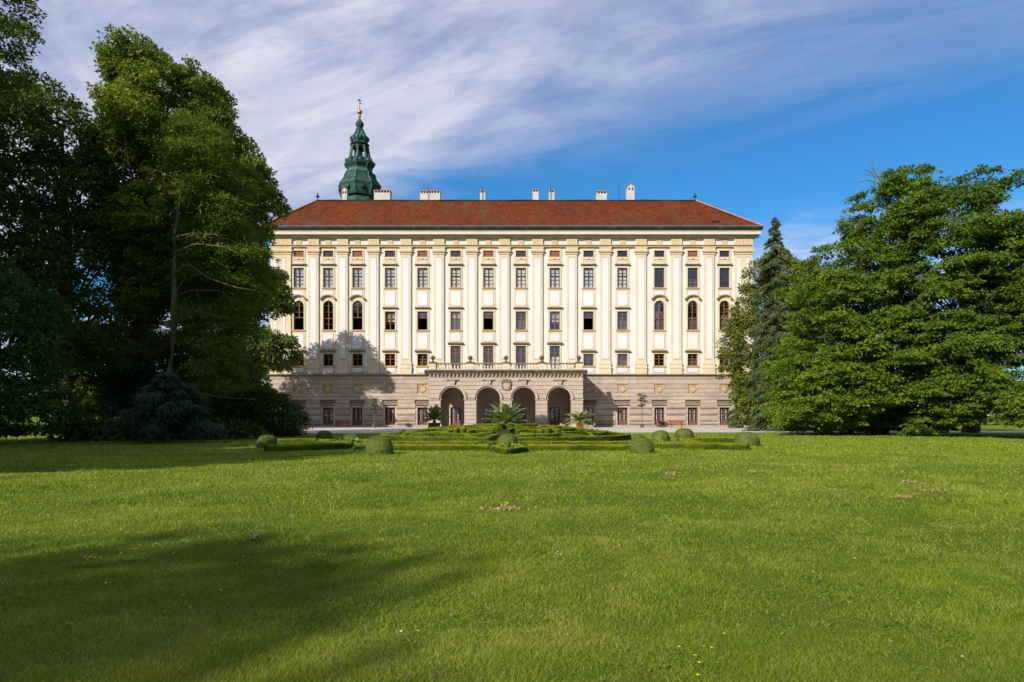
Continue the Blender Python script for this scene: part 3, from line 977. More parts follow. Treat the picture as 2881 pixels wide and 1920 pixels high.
for i in range(14):
    link('ornament', orn_m, pal, (BX[i], 0, Z(737)))
    arched = i < 3 or i > 10
    if arched:
        put_panel(i, 819, 832, 0.03)
    else:
        put_panel(i, 820, 861.5)
    if not (5 <= i <= 8):
        put_panel(i, 938.5, 982.5)
        put_panel(i, 1036, 1048, 0.02)
    else:
        put_panel(i, 938.5, 961)
    put_panel(i, 738.8, 742.6, 0.01)

# --- podium
b = MB()
b.prof([(-0.002, 7.31), (-0.002, 7.66), (-0.55, 7.60), (-0.60, 7.50), (-0.50, 7.42), (-0.30, 7.36), (-0.25, 7.31)], LX - 0.3, PX(1207, DP) - 0.1)
b.prof([(-0.002, 7.31), (-0.002, 7.66), (-0.55, 7.60), (-0.60, 7.50), (-0.50, 7.42), (-0.30, 7.36), (-0.25, 7.31)], PX(1640, DP) + 0.1, RX + 0.3)
b.build('ledge', M['paleledge'], pal)
LGX0, LGX1 = PX(1207, 91), PX(1640, 91)
smats = [M['stone'], M['stone_b'], M['stone_c'], M['stone']]
def course(x0, x1, z0, z1, d, mi, bulge=True):
    b = MB(); g = 0.016
    if bulge:
        b.prof([(-0.002, z0 + g), (-0.002, z1 - g), (-d * 0.45, z1 - g), (-d, z1 - 0.13), (-d, z0 + 0.30), (-d * 0.7, z0 + 0.14), (-d * 0.25, z0 + g)], x0 + 0.01, x1 - 0.01)
    else:
        b.prof([(-0.002, z0 + g), (-0.002, z1 - g), (-d + 0.03, z1 - g), (-d, z1 - 0.05), (-d, z0 + 0.05), (-d + 0.03, z0 + g)], x0 + 0.005, x1 - 0.005)
    b.build('stone_course', smats[mi % 4], pal)
lowz = [0.32, Z(1187), Z(1169.3), Z(1152), Z(1135)]
rng2 = random.Random(4)
segs = []
xs = LX - 0.1
doors = [c for k, c in enumerate(BX) if not 5 <= k <= 8]
for c in doors:
    segs.append((xs, c - HW - 0.262)); xs = c + HW + 0.262
segs.append((xs, RX + 0.1))
for (a, c) in segs:
    parts = [(a, c)]
    if a < LGX0 < c: parts = [(a, LGX0 - 0.02), (LGX1 + 0.02, c)]
    for (a1, c1) in parts:
        if c1 - a1 < 0.2: continue
        for k in range(4):
            course(a1, c1, lowz[k], lowz[k + 1], 0.27, rng2.randrange(4))
upv = [(1135, 1126), (1126, 1116), (1116, 1106.6), (1106.6, 1094), (1094, 1081), (1081, 1067), (1067, 1059.5)]
for (va, vb) in upv:
    z0, z1 = Z(va), Z(vb)
    niche = (1081 <= vb < 1106)
    lowdoor = va > 1126
    spans = [(LX - 0.1, LGX0 - 0.02), (LGX1 + 0.02, RX + 0.1)]
    for (sa, sb) in spans:
        cuts = []
        for c in doors:
            if sa < c < sb:
                if niche: cuts.append((c - 0.72, c + 0.72))
                elif lowdoor: cuts.append((c - 1.11, c + 1.11))
                else: cuts.append((c + 2.0, c + 2.0))
        x = sa
        for (ca, cb) in cuts:
            course(x, min(ca, sb), z0, z1, 0.22, rng2.randrange(4), False); x = cb
        if sb - x > 0.1:
            course(x, sb, z0, z1, 0.22, rng2.randrange(4), False)
b = MB(); b.box(LX - 0.2, LGX0 - 0.03, -0.34, -0.002, 0, 0.31)
b.build('plinth', M['stone_c'], pal)
b = MB(); b.box(LGX1 + 0.03, RX + 0.2, -0.34, -0.002, 0, 0.31)
b.build('plinth', M['stone_c'], pal)
# roundels
rd = MB()
rd.box(-0.71, 0.71, -0.03, -0.003, Z(1106), Z(1081.5), 0)
zc_ = Z(1094)
o_ = arcpts(0, zc_, 0.54, 0, 2 * math.pi, 20); i_ = arcpts(0, zc_, 0.40, 0, 2 * math.pi, 20)
for k in range(20):
    rd.prism([o_[k], o_[k + 1], i_[k + 1], i_[k]], -0.12, -0.031, 1)
rd.prism(arcpts(0, zc_, 0.385, 0, 2 * math.pi, 20)[:-1], -0.07, -0.031, 2)
rdm = rd.mesh('roundel', [mat('niche_plaster', (0.40, 0.32, 0.19), 0.9, 0.1, 2), mat('roundel_yellow', (0.33, 0.235, 0.08), 0.8, 0.1, 2), M['stone_b']])
for c in doors:
    link('roundel', rdm, pal, (c, 0, 0))

# --- loggia
DL = 91.0
FY = DL - DP                     # front plane, relative to the palace
lg = MB()
ARC = [PX(u, DL) for u in (1273, 1373.8, 1474, 1573.8)]
AR, AS = 1.58, 3.86
TH = 0.95
def halfx(k, side, z):
    """x of the opening edge of arch k at height z"""
    c = ARC[k]
    if z <= AS: return c + side * AR
    d = AR * AR - (z - AS) ** 2
    return c + side * math.sqrt(d) if d > 0 else c
def wallpiece(bx, k, za, zb_, y0, y1, m=0, gap=0.0):
    """piece of wall between arch k-1 and arch k from za to zb_"""
    n = 7 if zb_ > AS else 1
    zs_ = [za + gap + (zb_ - za - 2 * gap) * j / n for j in range(n + 1)]
    L = [(halfx(k - 1, 1, z) + (gap if k > 0 else 0), z) if k > 0 else (LGX0, z) for z in zs_]
    Rr = [(halfx(k, -1, z) - gap, z) if k < 4 else (LGX1, z) for z in zs_]
    bx.prism(L[:1] + Rr + L[:0:-1] if n == 1 else Rr + L[::-1], y0, y1, m)
core = MB()
for k in range(5):
    wallpiece(core, k, 0.0, AS, FY + 0.10, FY + TH)
    wallpiece(core, k, AS, AS + AR, FY + 0.10, FY + TH)
    wallpiece(core, k, AS + AR, 6.93, FY + 0.10, FY + TH)
# side walls with an arch each
for (sx, x0, x1) in ((-1, LGX0, LGX0 + TH), (1, LGX1 - TH, LGX1)):
    ya, yb_ = FY + TH, 0.0
    yc = (ya + yb_) / 2 - 0.1
    def sidebox(y0, y1, z0, z1): core.box(x0, x1, y0, y1, z0, z1)
    sidebox(ya, yc - AR, 0, AS); sidebox(yc + AR, yb_ - 0.003, 0, AS)
    n = 8
    for j in range(n):
        z0 = AS + AR * j / n; z1 = AS + AR * (j + 1) / n
        d0 = math.sqrt(max(0, AR * AR - (z0 - AS) ** 2)) ; d1 = math.sqrt(max(0, AR * AR - (z1 - AS) ** 2))
        for s in (-1, 1):
            yo = ya if s < 0 else yb_ - 0.003
            i0 = len(core.v)
            e0, e1 = yc + s * d0, yc + s * d1
            core.v += [(x0, yo, z0), (x1, yo, z0), (x1, e0, z0), (x0, e0, z0), (x0, yo, z1), (x1, yo, z1), (x1, e1, z1), (x0, e1, z1)]
            for q in ((0, 3, 2, 1), (4, 5, 6, 7), (0, 1, 5, 4), (1, 2, 6, 5), (2, 3, 7, 6), (3, 0, 4, 7)):
                core.f.append(tuple(i0 + t for t in q)); core.m.append(0)
    sidebox(ya, yb_ - 0.003, AS + AR, 6.93)
loggia = core.build('loggia', M['loggia'], pal)
b = MB(); b.box(LGX0 + 0.02, LGX1 - 0.02, FY + 0.1, -0.004, 6.935, 7.68)
b.build('ceiling', M['loggia_in'], loggia)
b = MB(); b.box(LGX0 + TH, LGX1 - TH, -0.03, -0.003, 0.12, 6.93)
# plaster skin of the inner wall, door openings left free
b = MB()
xs = LGX0 + TH
for c in BX[5:9]:
    b.box(xs, c - HW - 0.001, -0.03, -0.003, 0.121, 6.93); b.box(c - HW, c + HW, -0.03, -0.003, door_z[1], 6.93); xs = c + HW + 0.001
b.box(xs, LGX1 - TH, -0.03, -0.003, 0.121, 6.93)
b.build('inner_wall', M['loggia_in'], loggia)
b = MB()
for c in BX[5:9]:
    b.box(c - HW - 0.2, c - HW - 0.002, -0.09, -0.031, 0.121, hD + 0.25); b.box(c + HW + 0.002, c + HW + 0.2, -0.09, -0.031, 0.121, hD + 0.25); b.box(c - HW, c + HW, -0.09, -0.031, hD + 0.07, hD + 0.25)
b.build('door_surround', M['loggia'], loggia)
b = MB(); b.box(LGX0 - 0.3, LGX1 + 0.3, FY - 0.35, -0.35, 0, 0.12)
b.build('floor', M['stone_b'], loggia)
# facing blocks
lb = [0.62] + [0.62 + (3.66 - 0.62) * j / 6 for j in range(1, 7)]
bands = [(lb[j], lb[j + 1]) for j in range(6)]
sp = [(AS + 0.12, 4.55), (4.55, 5.12), (5.12, 5.66), (5.66, 6.22), (6.22, 6.75)]
for (za, z1_) in bands + sp:
    for k in range(5):
        b = MB(); wallpiece(b, k, za, z1_, FY - 0.03, FY + 0.099, 0, 0.024)
        b.build('stone_block', M['loggia'], loggia)
for k in range(5):
    x0 = halfx(k - 1, 1, 0) if k else LGX0
    x1 = halfx(k, -1, 0) if k < 4 else LGX1
    b = MB()
    b.box(x0 - 0.13, x1 + 0.13, FY - 0.16, FY + TH + 0.05, 0.121, 0.42); b.box(x0 - 0.07, x1 + 0.07, FY - 0.10, FY + TH + 0.03, 0.42, 0.60)
    b.build('pier_base', M['loggia'], loggia)
    b = MB()
    b.box(x0 - 0.05, x1 + 0.05, FY - 0.08, FY + TH + 0.05, 3.67, 3.78); b.box(x0 - 0.11, x1 + 0.11, FY - 0.14, FY + TH + 0.08, 3.78, 3.90)
    b.build('impost', M['loggia'], loggia)
av = MB()
for (r0, r1, d) in ((AR - 0.002, AR + 0.20, 0.14), (AR + 0.20, AR + 0.31, 0.30)):
    o_ = arcpts(0, AS, r1, 0, math.pi, 22); i_ = arcpts(0, AS, r0, 0, math.pi, 22)
    for k in range(22):
        av.prism([o_[k], o_[k + 1], i_[k + 1], i_[k]], FY - d, FY + 0.098 - d * 0.01)
avm = av.mesh('archivolt', M['loggia'])
ks = MB()
ks.prism([(-0.26, 5.62), (0.26, 5.62), (0.36, 6.30), (-0.36, 6.30)], FY - 0.30, FY + 0.05, 0)
for s in (-0.2, 0, 0.2):
    ks.box(s - 0.045, s + 0.045, FY - 0.34, FY - 0.301, 5.75, 6.15, 0)
ks.box(-0.42, 0.42, FY - 0.36, FY + 0.05, 6.30, 6.40, 1)
ks.box(-0.85, 0.85, FY - 0.22, FY + 0.04, 6.42, 6.50, 0)
ksm = ks.mesh('keystone', [M['loggia'], M['paleledge']])
for c in ARC:
    link('archivolt', avm, loggia, (c, 0, 0)); link('keystone', ksm, loggia, (c, 0, 0))
b = MB()
b.box(LGX0 - 0.06, LGX1 + 0.06, FY - 0.07, FY + 0.5, 6.76, 6.93)
b.box(LGX0 - 0.06, LGX0 + 0.5, FY + 0.5, -0.61, 6.76, 6.93); b.box(LGX1 - 0.5, LGX1 + 0.06, FY + 0.5, -0.61, 6.76, 6.93)
b.build('architrave', M['loggia'], loggia)
md = MB(); md.box(-0.09, 0.09, -0.30, 0, 0, 0.20)
mdm = md.mesh('modillion', M['loggia'])
nm = 40
for j in range(nm):
    link('modillion', mdm, loggia, (LGX0 + 0.2 + (LGX1 - LGX0 - 0.4) * j / (nm - 1), FY - 0.07, 6.97))
b = MB()
b.box(LGX0 - 0.08, LGX1 + 0.08, FY - 0.08, FY + 1.0, 6.931, 7.19, 1)
b.prof([(FY + 1.0, 7.19), (FY + 1.0, 7.76), (FY - 0.62, 7.74), (FY - 0.66, 7.55), (FY - 0.50, 7.42), (FY - 0.44, 7.30), (FY - 0.40, 7.19)], LGX0 - 0.55, LGX1 + 0.55, 0)
b.box(LGX0 - 0.5, LGX0 + 0.8, FY + 1.0, -0.61, 7.19, 7.74, 0); b.box(LGX1 - 0.8, LGX1 + 0.5, FY + 1.0, -0.61, 7.19, 7.74, 0)
b.build('cornice', [M['blackstone'], M['loggia']], loggia)
b = MB(); b.box(LGX0 + 0.81, LGX1 - 0.81, FY + 1.01, -0.01, 7.69, 7.73)
b.build('terrace_floor', M['stone_c'], loggia)
# balustrade
BY = FY + 0.02
PED = [PX(u, DL) for u in (1217.5, 1323, 1423.5, 1524, 1628.5)]
pd = MB(); pd.box(-0.42, 0.42, -0.36, 0.36, 7.765, 8.62, 0); pd.box(-0.50, 0.50, -0.44, 0.44, 7.762, 7.90, 0)
pd.box(-0.52, 0.52, -0.46, 0.46, 8.62, 8.78, 1)
pdm = pd.mesh('pedestal', [M['cream'], M['blackstone']])
un = MB()
un.lathe([(0.26, 0), (0.26, 0.08), (0.12, 0.16), (0.10, 0.28), (0.24, 0.40), (0.33, 0.56), (0.34, 0.66), (0.27, 0.72), (0.24, 0.78), (0.10, 0.84), (0.09, 0.90), (0.02, 0.96)], 12)
unm = un.mesh('urn', M['blackstone'], True)
bl = MB()
bl.lathe([(0.11, 0), (0.11, 0.05), (0.06, 0.09), (0.14, 0.22), (0.13, 0.30), (0.055, 0.46), (0.06, 0.55), (0.11, 0.60), (0.11, 0.66)], 8)
blm = bl.mesh('baluster', M['cream'], True)
for x in PED:
    link('pedestal', pdm, loggia, (x, BY + 0.05, 0)); link('urn', unm, loggia, (x, BY + 0.05, 8.78))
rb = MB()
for j in range(4):
    a, c = PED[j] + 0.5, PED[j + 1] - 0.5
    rb.box(a, c, BY - 0.18, BY + 0.18, 7.765, 7.88, 0); rb.box(a - 0.08, c + 0.08, BY - 0.20, BY + 0.20, 8.54, 8.68, 1)
    n = 9
    for k in range(n):
        link('baluster', blm, loggia, (a + (c - a) * (k + 0.5) / n, BY, 7.88))
for x in (PED[0], PED[4]):
    rb.box(x - 0.18, x + 0.18, BY + 0.4, -0.9, 7.765, 7.88, 0); rb.box(x - 0.20, x + 0.20, BY + 0.4, -0.8, 8.54, 8.68, 1)
    for k in range(13):
        link('baluster', blm, loggia, (x, BY + 0.65 + k * 0.43, 7.88))
rb.build('rail', [M['cream'], M['paleledge']], loggia)
# coat of arms
ca = MB()
cx, cz = 0, 5.62
sh = [(-0.42, 6.02), (-0.45, 5.55), (-0.34, 5.25), (0, 5.08), (0.34, 5.25), (0.45, 5.55), (0.42, 6.02), (0.2, 5.96), (0, 6.04), (-0.2, 5.96)]
ca.prism([(x, z) for x, z in sh], -0.22, 0, 0)
ca.prism([(x * 0.68, 5.6 + (z - 5.6) * 0.68) for x, z in sh], -0.27, -0.221, 0)
for s in (-1, 1):
    ca.tube([(s * 0.50, -0.10, 6.15), (s * 0.62, -0.16, 5.95), (s * 0.52, -0.18, 5.72), (s * 0.60, -0.15, 5.45), (s * 0.42, -0.16, 5.20), (s * 0.12, -0.15, 5.04)], [0.06, 0.08, 0.08, 0.08, 0.08, 0.06], 6, 1)
    ca.tube([(s * 0.45, -0.1, 6.05), (s * 0.55, -0.2, 6.25), (s * 0.40, -0.24, 6.45), (s * 0.30, -0.2, 6.30)], [0.09, 0.10, 0.09, 0.05], 6, 1)
for k in range(5):
    x = -0.36 + 0.18 * k
    ca.prism([(x - 0.07, 6.08), (x + 0.07, 6.08), (x + 0.05, 6.35), (x, 6.62 - 0.10 * abs(k - 2)), (x - 0.05, 6.35)], -0.26, 0, 1)
ca.box(-0.45, 0.45, -0.28, 0, 6.05, 6.15, 1)
ca.build('coat_of_arms', [M['loggia'], M['paleledge']], loggia, (PX(1425, DL), FY - 0.001, 0.02))

# ================================================================== tower behind the roof
DT = 140.0
kt = F / DT
tw = thing('tower', 'green copper baroque tower spire with open lantern rising behind the roof', 'tower', (PX(1012, DT), DT, 0))
def TZ(y): return CAM_H + (VH - (260 + y * 0.2168)) / kt
def TR(h): return h * 0.2168 / kt
ROT = R(-90)
def tl(name, prof, m, seg=8, smooth=False):
    b = MB(); b.lathe([(TR(h), TZ(y)) for y, h in prof], seg, (0, 0, 0), 0, ROT)
    return b.build(name, m, tw, smooth=smooth)
b = MB(); b.box(-4.2, 4.2, -4.2, 4.2, 0, TZ(1460) - 4.0)
b.build('shaft', M['white'], tw)
tl('lower_dome', [(1520, 215), (1460, 235), (1400, 215), (1392, 150), (1375, 232), (1345, 252), (1300, 262), (1245, 266)], M['copper'])
tl('lower_ledge', [(1245, 272), (1222, 284), (1212, 280)], M['copper_pale'])
tl('lower_roof', [(1212, 262), (1185, 238), (1150, 214), (1120, 203), (1082, 196)], M['copper'])
tl('band', [(1082, 202), (1072, 205), (1062, 178), (1045, 168), (1022, 160)], M['copper_pale'])
tl('ring', [(1022, 164), (1012, 166), (1005, 152)], M['copper_pale'])
tl('gallery', [(1005, 152), (985, 168), (960, 190), (935, 198), (915, 180), (895, 158), (872, 134)], M['copper'])
for k in range(8):
    a = ROT + k * math.pi / 4
    b = MB()
    p0 = (TR(132) * math.cos(a), TR(132) * math.sin(a), TZ(880)); p1 = (TR(108) * math.cos(a), TR(108) * math.sin(a), TZ(715))
    b.tube([p0, p1], [TR(17), TR(13)], 6)
    b.build('post', M['copper_pale'], tw)
    a2 = a + math.pi / 8
    c2, s2 = math.cos(a2), math.sin(a2)
    b = MB()
    rr_ = TR(108 * math.cos(math.pi / 8)); hwid = TR(108 * math.sin(math.pi / 8))
    # arched head between two posts
    pts = [(-hwid, TZ(700)), (-hwid, TZ(760))] + [(x * 0.75, z) for x, z in arcpts(0, TZ(760), hwid, math.pi, 0, 6)] + [(hwid, TZ(760)), (hwid, TZ(700))]
    i0 = len(b.v)
    for d in (0.0, 0.25):
        for x, z in pts:
            b.v.append(((rr_ - d) * c2 - x * s2, (rr_ - d) * s2 + x * c2, z))
    n = len(pts)
    b.f.append(tuple(range(i0, i0 + n))); b.m.append(0)
    b.f.append(tuple(range(i0 + 2 * n - 1, i0 + n - 1, -1))); b.m.append(0)
    for q in range(n):
        r_ = (q + 1) % n
        b.f.append((i0 + q, i0 + n + q, i0 + n + r_, i0 + r_)); b.m.append(0)
    b.build('arch', M['copper'], tw)
b = MB(); b.lathe([(TR(36), TZ(880)), (TR(30), TZ(700))], 8, (0, 0, 0), 0, ROT)
b.build('core', M['iron'], tw)
b = MB(); b.lathe([(TR(90), TZ(745)), (TR(88), TZ(700))], 8, (0, 0, 0), 0, ROT)
b.build('lantern_ceiling', M['gutter'], tw)
tl('lantern_cornice', [(703, 110), (697, 126), (687, 130), (680, 118), (662, 102)], M['gutter'])
tl('lantern_ring', [(662, 100), (640, 98)], M['copper_pale'])
tl('upper_dome', [(640, 112), (628, 118), (608, 121), (590, 108), (565, 76), (540, 56), (512, 44), (497, 42)], M['copper_pale'])
tl('upper_ledge', [(497, 54), (488, 56), (482, 44), (470, 42)], M['copper'])
tl('onion', [(470, 40), (452, 42), (432, 53), (415, 55), (398, 48), (378, 32), (352, 14), (335, 7), (320, 6)], M['copper'], 12, True)
for (nm_, yc, hh) in (('small_ball', 308, 19), ('gilded_ball', 258, 35)):
    b = MB(); b.lathe([(TR(hh * math.sin(t)) + 0.005, TZ(yc + hh * 0.85 * math.cos(t))) for t in [math.pi * j / 8 for j in range(9)]], 12)
    b.build(nm_, M['gold'], tw, smooth=True)
b = MB(); b.tube([(0, 0, TZ(292)), (0, 0, TZ(270))], TR(7), 6); b.tube([(0, 0, TZ(232)), (0, 0, TZ(212)), (0, 0, TZ(150))], [TR(12), TR(7), TR(3)], 6)
b.build('spire', M['gold'], tw)
b = MB(); b.tube([(0, 0, TZ(152)), (0, 0, TZ(90))], 0.07, 5); b.box(-0.42, 0.42, -0.05, 0.05, TZ(112), TZ(106)); b.box(0.02, 0.34, -0.04, 0.04, TZ(150), TZ(136)); b.box(-0.3, 0.02, -0.04, 0.04, TZ(104), TZ(94))
b.build('cross', M['iron'], tw)
# ribs, small dormers and gilt trims on the domes
for k in range(8):
    a = ROT + k * math.pi / 4
    c_, s_ = math.cos(a), math.sin(a)
    for prof_ in ([(1245, 268), (1300, 264), (1375, 234)], [(1205, 262), (1150, 216), (1085, 198)], [(1002, 154), (960, 192), (935, 200), (895, 160), (872, 136)], [(640, 114), (608, 123), (565, 78), (497, 43)]):
        b = MB(); b.tube([(TR(h) * c_, TR(h) * s_, TZ(y)) for y, h in prof_], TR(9), 5)
        b.build('rib', M['copper_pale'], tw)
    a = ROT + (k + 0.5) * math.pi / 4
    c_, s_ = math.cos(a), math.sin(a)
    b = MB()
    for (sc_, hh_, yy_) in ((1.0, 246, 1290), (0.6, 110, 610), (0.7, 172, 905)):
        b = MB(); b.lathe([(0.01, -0.5 * sc_), (0.34 * sc_, -0.45 * sc_), (0.40 * sc_, 0.1), (0.25 * sc_, 0.45 * sc_), (0.02, 0.6 * sc_)], 8, (TR(hh_) * c_, TR(hh_) * s_, TZ(yy_)))
        b.build('boss', M['copper'] if k % 2 else M['gutter'], tw, smooth=True)
# ================================================================== foliage tools
def in_poly(P, poly):
    x, y = P[:, 0], P[:, 1]
    n = len(poly); ins = np.zeros(len(P), bool)
    for i in range(n):
        x0, y0 = poly[i]; x1, y1 = poly[(i + 1) % n]
        c = ((y0 > y) != (y1 > y)) & (x < (x1 - x0) * (y - y0) / (y1 - y0 + 1e-12) + x0)
        ins ^= c
    return ins
def edge_dist(P, poly):
    d = np.full(len(P), 1e9)
    n = len(poly)
    for i in range(n):
        a = np.array(poly[i]); b = np.array(poly[(i + 1) % n])
        ab = b - a
        t = np.clip(((P - a) @ ab) / (ab @ ab + 1e-9), 0, 1)
        d = np.minimum(d, np.linalg.norm(P - (a + t[:, None] * ab), axis=1))
    return d

def leaves(C, rad, per, ll, lw, axis, rng, flat=0.5, upw=0.6, droop=0.3, jit=0.6, spray=0.0):
    """C clump centres (n,3), rad (n,), axis = centre line (n,3) the clumps grow away from. Returns quads (N,4,3) and tints"""
    n = len(C)
    idx = np.repeat(np.arange(n), per)
    N_ = len(idx)
    d = rng.normal(size=(N_, 3)); d /= np.linalg.norm(d, axis=1)[:, None]
    rr_ = rng.random(N_) ** (1 / 2.2)
    out_ = C - axis; out_[:, 2] *= 0.4
    out_ /= np.linalg.norm(out_, axis=1)[:, None] + 1e-6
    o = out_[idx]
    off = d * (rr_ * rad[idx])[:, None]
    off[:, 2] *= flat
    hor = np.sqrt(off[:, 0] ** 2 + off[:, 1] ** 2)
    off[:, 2] -= droop * hor * hor / rad[idx]
    if spray:
        off += o * (rng.random(N_) * spray * rad[idx])[:, None]
    P = C[idx] + off
    # leaf direction: away from the clump centre, hanging a little
    a = off / (np.linalg.norm(off, axis=1)[:, None] + 1e-6) + o * 0.4 + rng.normal(size=(N_, 3)) * jit
    a[:, 2] -= 0.25
    a /= np.linalg.norm(a, axis=1)[:, None]
    nn = rng.normal(size=(N_, 3)) * jit + o * 0.35
    nn[:, 2] += upw
    nn -= a * np.sum(nn * a, axis=1)[:, None]
    nn /= np.linalg.norm(nn, axis=1)[:, None] + 1e-6
    b = np.cross(nn, a)
    s = (0.7 + 0.6 * rng.random(N_))[:, None]
    L = a * ll * s; W = b * lw * s * 0.5
    V = np.stack([P + W * 1.05, P - W * 1.05, P + L * 1.05], 1)      # at this distance a leaf is one small triangle
    ct = rng.random(n)
    t = np.clip(0.70 * ct[idx] + 0.42 * rng.random(N_) - 0.05, 0, 1)
    return V, t

def crown_points(poly, D, Tk, n, rng, gap=0.0, gscale=0.22, front=0.55, dmax=None, seed=0, lop=0.0):
    poly = np.array(poly, float)
    lo, hi = poly.min(0), poly.max(0)
    dmax = dmax or Tk
    pts = []
    while len(pts) < n:
        m = (n - len(pts)) * 3 + 50
        Q = lo + rng.random((m, 2)) * (hi - lo)
        Q = Q[in_poly(Q, poly)]
        if len(Q) == 0:
            continue
        e = edge_dist(Q, poly)
        k = np.minimum(e / dmax, 1)
        sh = np.sqrt(np.maximum(1 - (1 - k) ** 2, 0))
        u = rng.random(len(Q))
        s = np.where(u < front, -(0.82 + 0.22 * rng.random(len(Q))), np.where(u < front + 0.15, 0.8 + 0.25 * rng.random(len(Q)), rng.random(len(Q)) * 1.6 - 0.8))
        # lobes: whole masses of foliage bulge towards or away from the viewer
        for q, ee, ss, hh in zip(Q, e, s, sh):
            nz = mnoise.noise(Vector((q[0] * 0.30 + seed, q[1] * 0.36, seed * 1.7)))
            nz2 = mnoise.noise(Vector((q[0] * 0.85 + seed, q[1] * 1.1, 7.3 + seed)))
            y = D + ss * Tk * hh + lop * nz * 2.0
            g = mnoise.noise(Vector((q[0] * gscale * 1.6 + 5 * seed, y * gscale, q[1] * gscale * 2.4 + seed)))
            if g < gap - 0.5 + 0.0 and ss < 0.7:
                continue
            if nz2 < -0.28 + gap * 0.4 and ss < -0.5:
                y += Tk * 0.35
            pts.append((q[0], y, q[1]))
            if len(pts) >= n:
                break
    return np.array(pts)

def tree(name, poly_px, D, Tk, base, n, rad, per, ll, lw, mt, label, cat='tree', unit=1.2244, trunk_r=0.4, bark='bark', flat=0.5, upw=0.6,
         droop=0.3, gap=0.0, front=0.55, limbs=40, top=None, lop=1.0, seed=1.0, group=None, spray=0.0, dmax=None, jit=0.6, limb_r=0.09, zmin=0.3, bough=0, bsize=1.5, near=0.0, vsp=0.16):
    rng = np.random.default_rng(int(seed * 1000) + 5)
    De = D - near * Tk           # the outline seen in the photo may lie on the crown's nearer half
    poly = [(PX(u * unit, De), max(zmin, PZ(v * unit, De))) for u, v in poly_px]
    bx, by = base
    root = thing(name, label, cat, (bx, by, 0), group)
    C = crown_points(poly, D, Tk, n, rng, gap, seed=seed, front=front, lop=lop, dmax=dmax)
    if bough:
        k = bough
        m = len(C) // k
        ed = edge_dist(C[:, [0, 2]], np.array(poly))
        inn = np.where(ed > bsize * 0.75)[0]
        Bc = C[rng.choice(inn, m, replace=len(inn) < m)]
        thin = np.where(ed <= bsize * 0.9)[0]
        a_ = rng.random(m * k) * 2 * np.pi; q_ = np.sqrt(rng.random(m * k))
        sz = np.repeat(0.7 + 0.6 * rng.random(m), k)
        off = np.stack([np.cos(a_) * q_ * bsize * sz, np.sin(a_) * q_ * bsize * 0.8 * sz, rng.normal(size=m * k) * bsize * vsp - 0.25 * bsize * q_ ** 2], 1)
        # loose single sprays fill the rim, so the outline stays ragged
        C = np.concatenate([np.repeat(Bc, k, 0) + off, C[thin[:int(len(thin) * 0.75)]], C[:int(len(C) * 0.12)]])
    C[:, 2] = np.maximum(C[:, 2], zmin)
    P0 = np.array(poly); zt = P0[:, 1].max()
    cxm = C[:, 0].mean()
    if top is None:
        top = (0.6 * cxm + 0.4 * bx, D, zt * 0.9)
    ax = C.copy()
    tt = np.clip(C[:, 2] / top[2], 0, 1)
    ax[:, 0] = bx + (top[0] - bx) * tt
    ax[:, 1] = by + (top[1] - by) * tt
    ax[:, 2] = C[:, 2] * 0.75
    rads = rad * (0.65 + 0.7 * rng.random(len(C)))
    V, t = leaves(C, rads, per, ll, lw, ax, rng, flat, upw, droop, spray=spray, jit=jit)
    V[:, :, 2] = np.maximum(V[:, :, 2], 0.05)
    V -= np.array([bx, by, 0])
    link('crown', np_mesh('crown', V, 3, mt, t), root)
    b = MB()
    nseg = 9
    tp = []
    for k in range(nseg + 1):
        f = k / nseg
        tp.append(Vector((bx + (top[0] - bx) * f ** 1.2 + 0.15 * math.sin(f * 9 + seed), by + (top[1] - by) * f + 0.12 * math.cos(f * 7 + seed), top[2] * f)))
    o = Vector((bx, by, 0))
    tr_ = [trunk_r * (1.35 if k == 0 else (1 - k / nseg) ** 0.8 + 0.06) for k in range(nseg + 1)]
    b.tube([p - o for p in tp], tr_, 10)
    r2 = random.Random(int(seed * 77))
    sel = [tuple(C[j]) for j in (rng.choice(len(C), min(limbs, len(C)), replace=False))]
    for c in sel:
        c = Vector(c)
        f = max(0.12, min(0.95, (c.z / top[2]) * (0.55 + 0.25 * r2.random())))
        kk = f * nseg; k0 = int(kk)
        p0 = tp[k0].lerp(tp[min(nseg, k0 + 1)], kk - k0)
        mid = p0.lerp(c, 0.5) + Vector((0, 0, 0.12 * (c - p0).length * (1 if r2.random() > 0.3 else -0.3)))
        pts = []
        for q in range(6):
            s_ = q / 5
            pts.append((p0 * (1 - s_) ** 2 + mid * 2 * s_ * (1 - s_) + c * s_ ** 2) - o + Vector((r2.uniform(-1, 1), r2.uniform(-1, 1), r2.uniform(-1, 1))) * 0.06)
        r0 = min(limb_r * (0.6 + 0.8 * r2.random()) * (1.15 - f * 0.6), trunk_r * 0.7)
        b.tube(pts, [r0 * (1 - 0.8 * q / 5) for q in range(6)], 5)
    b.build('trunk', M[bark], root, smooth=True)
    return root

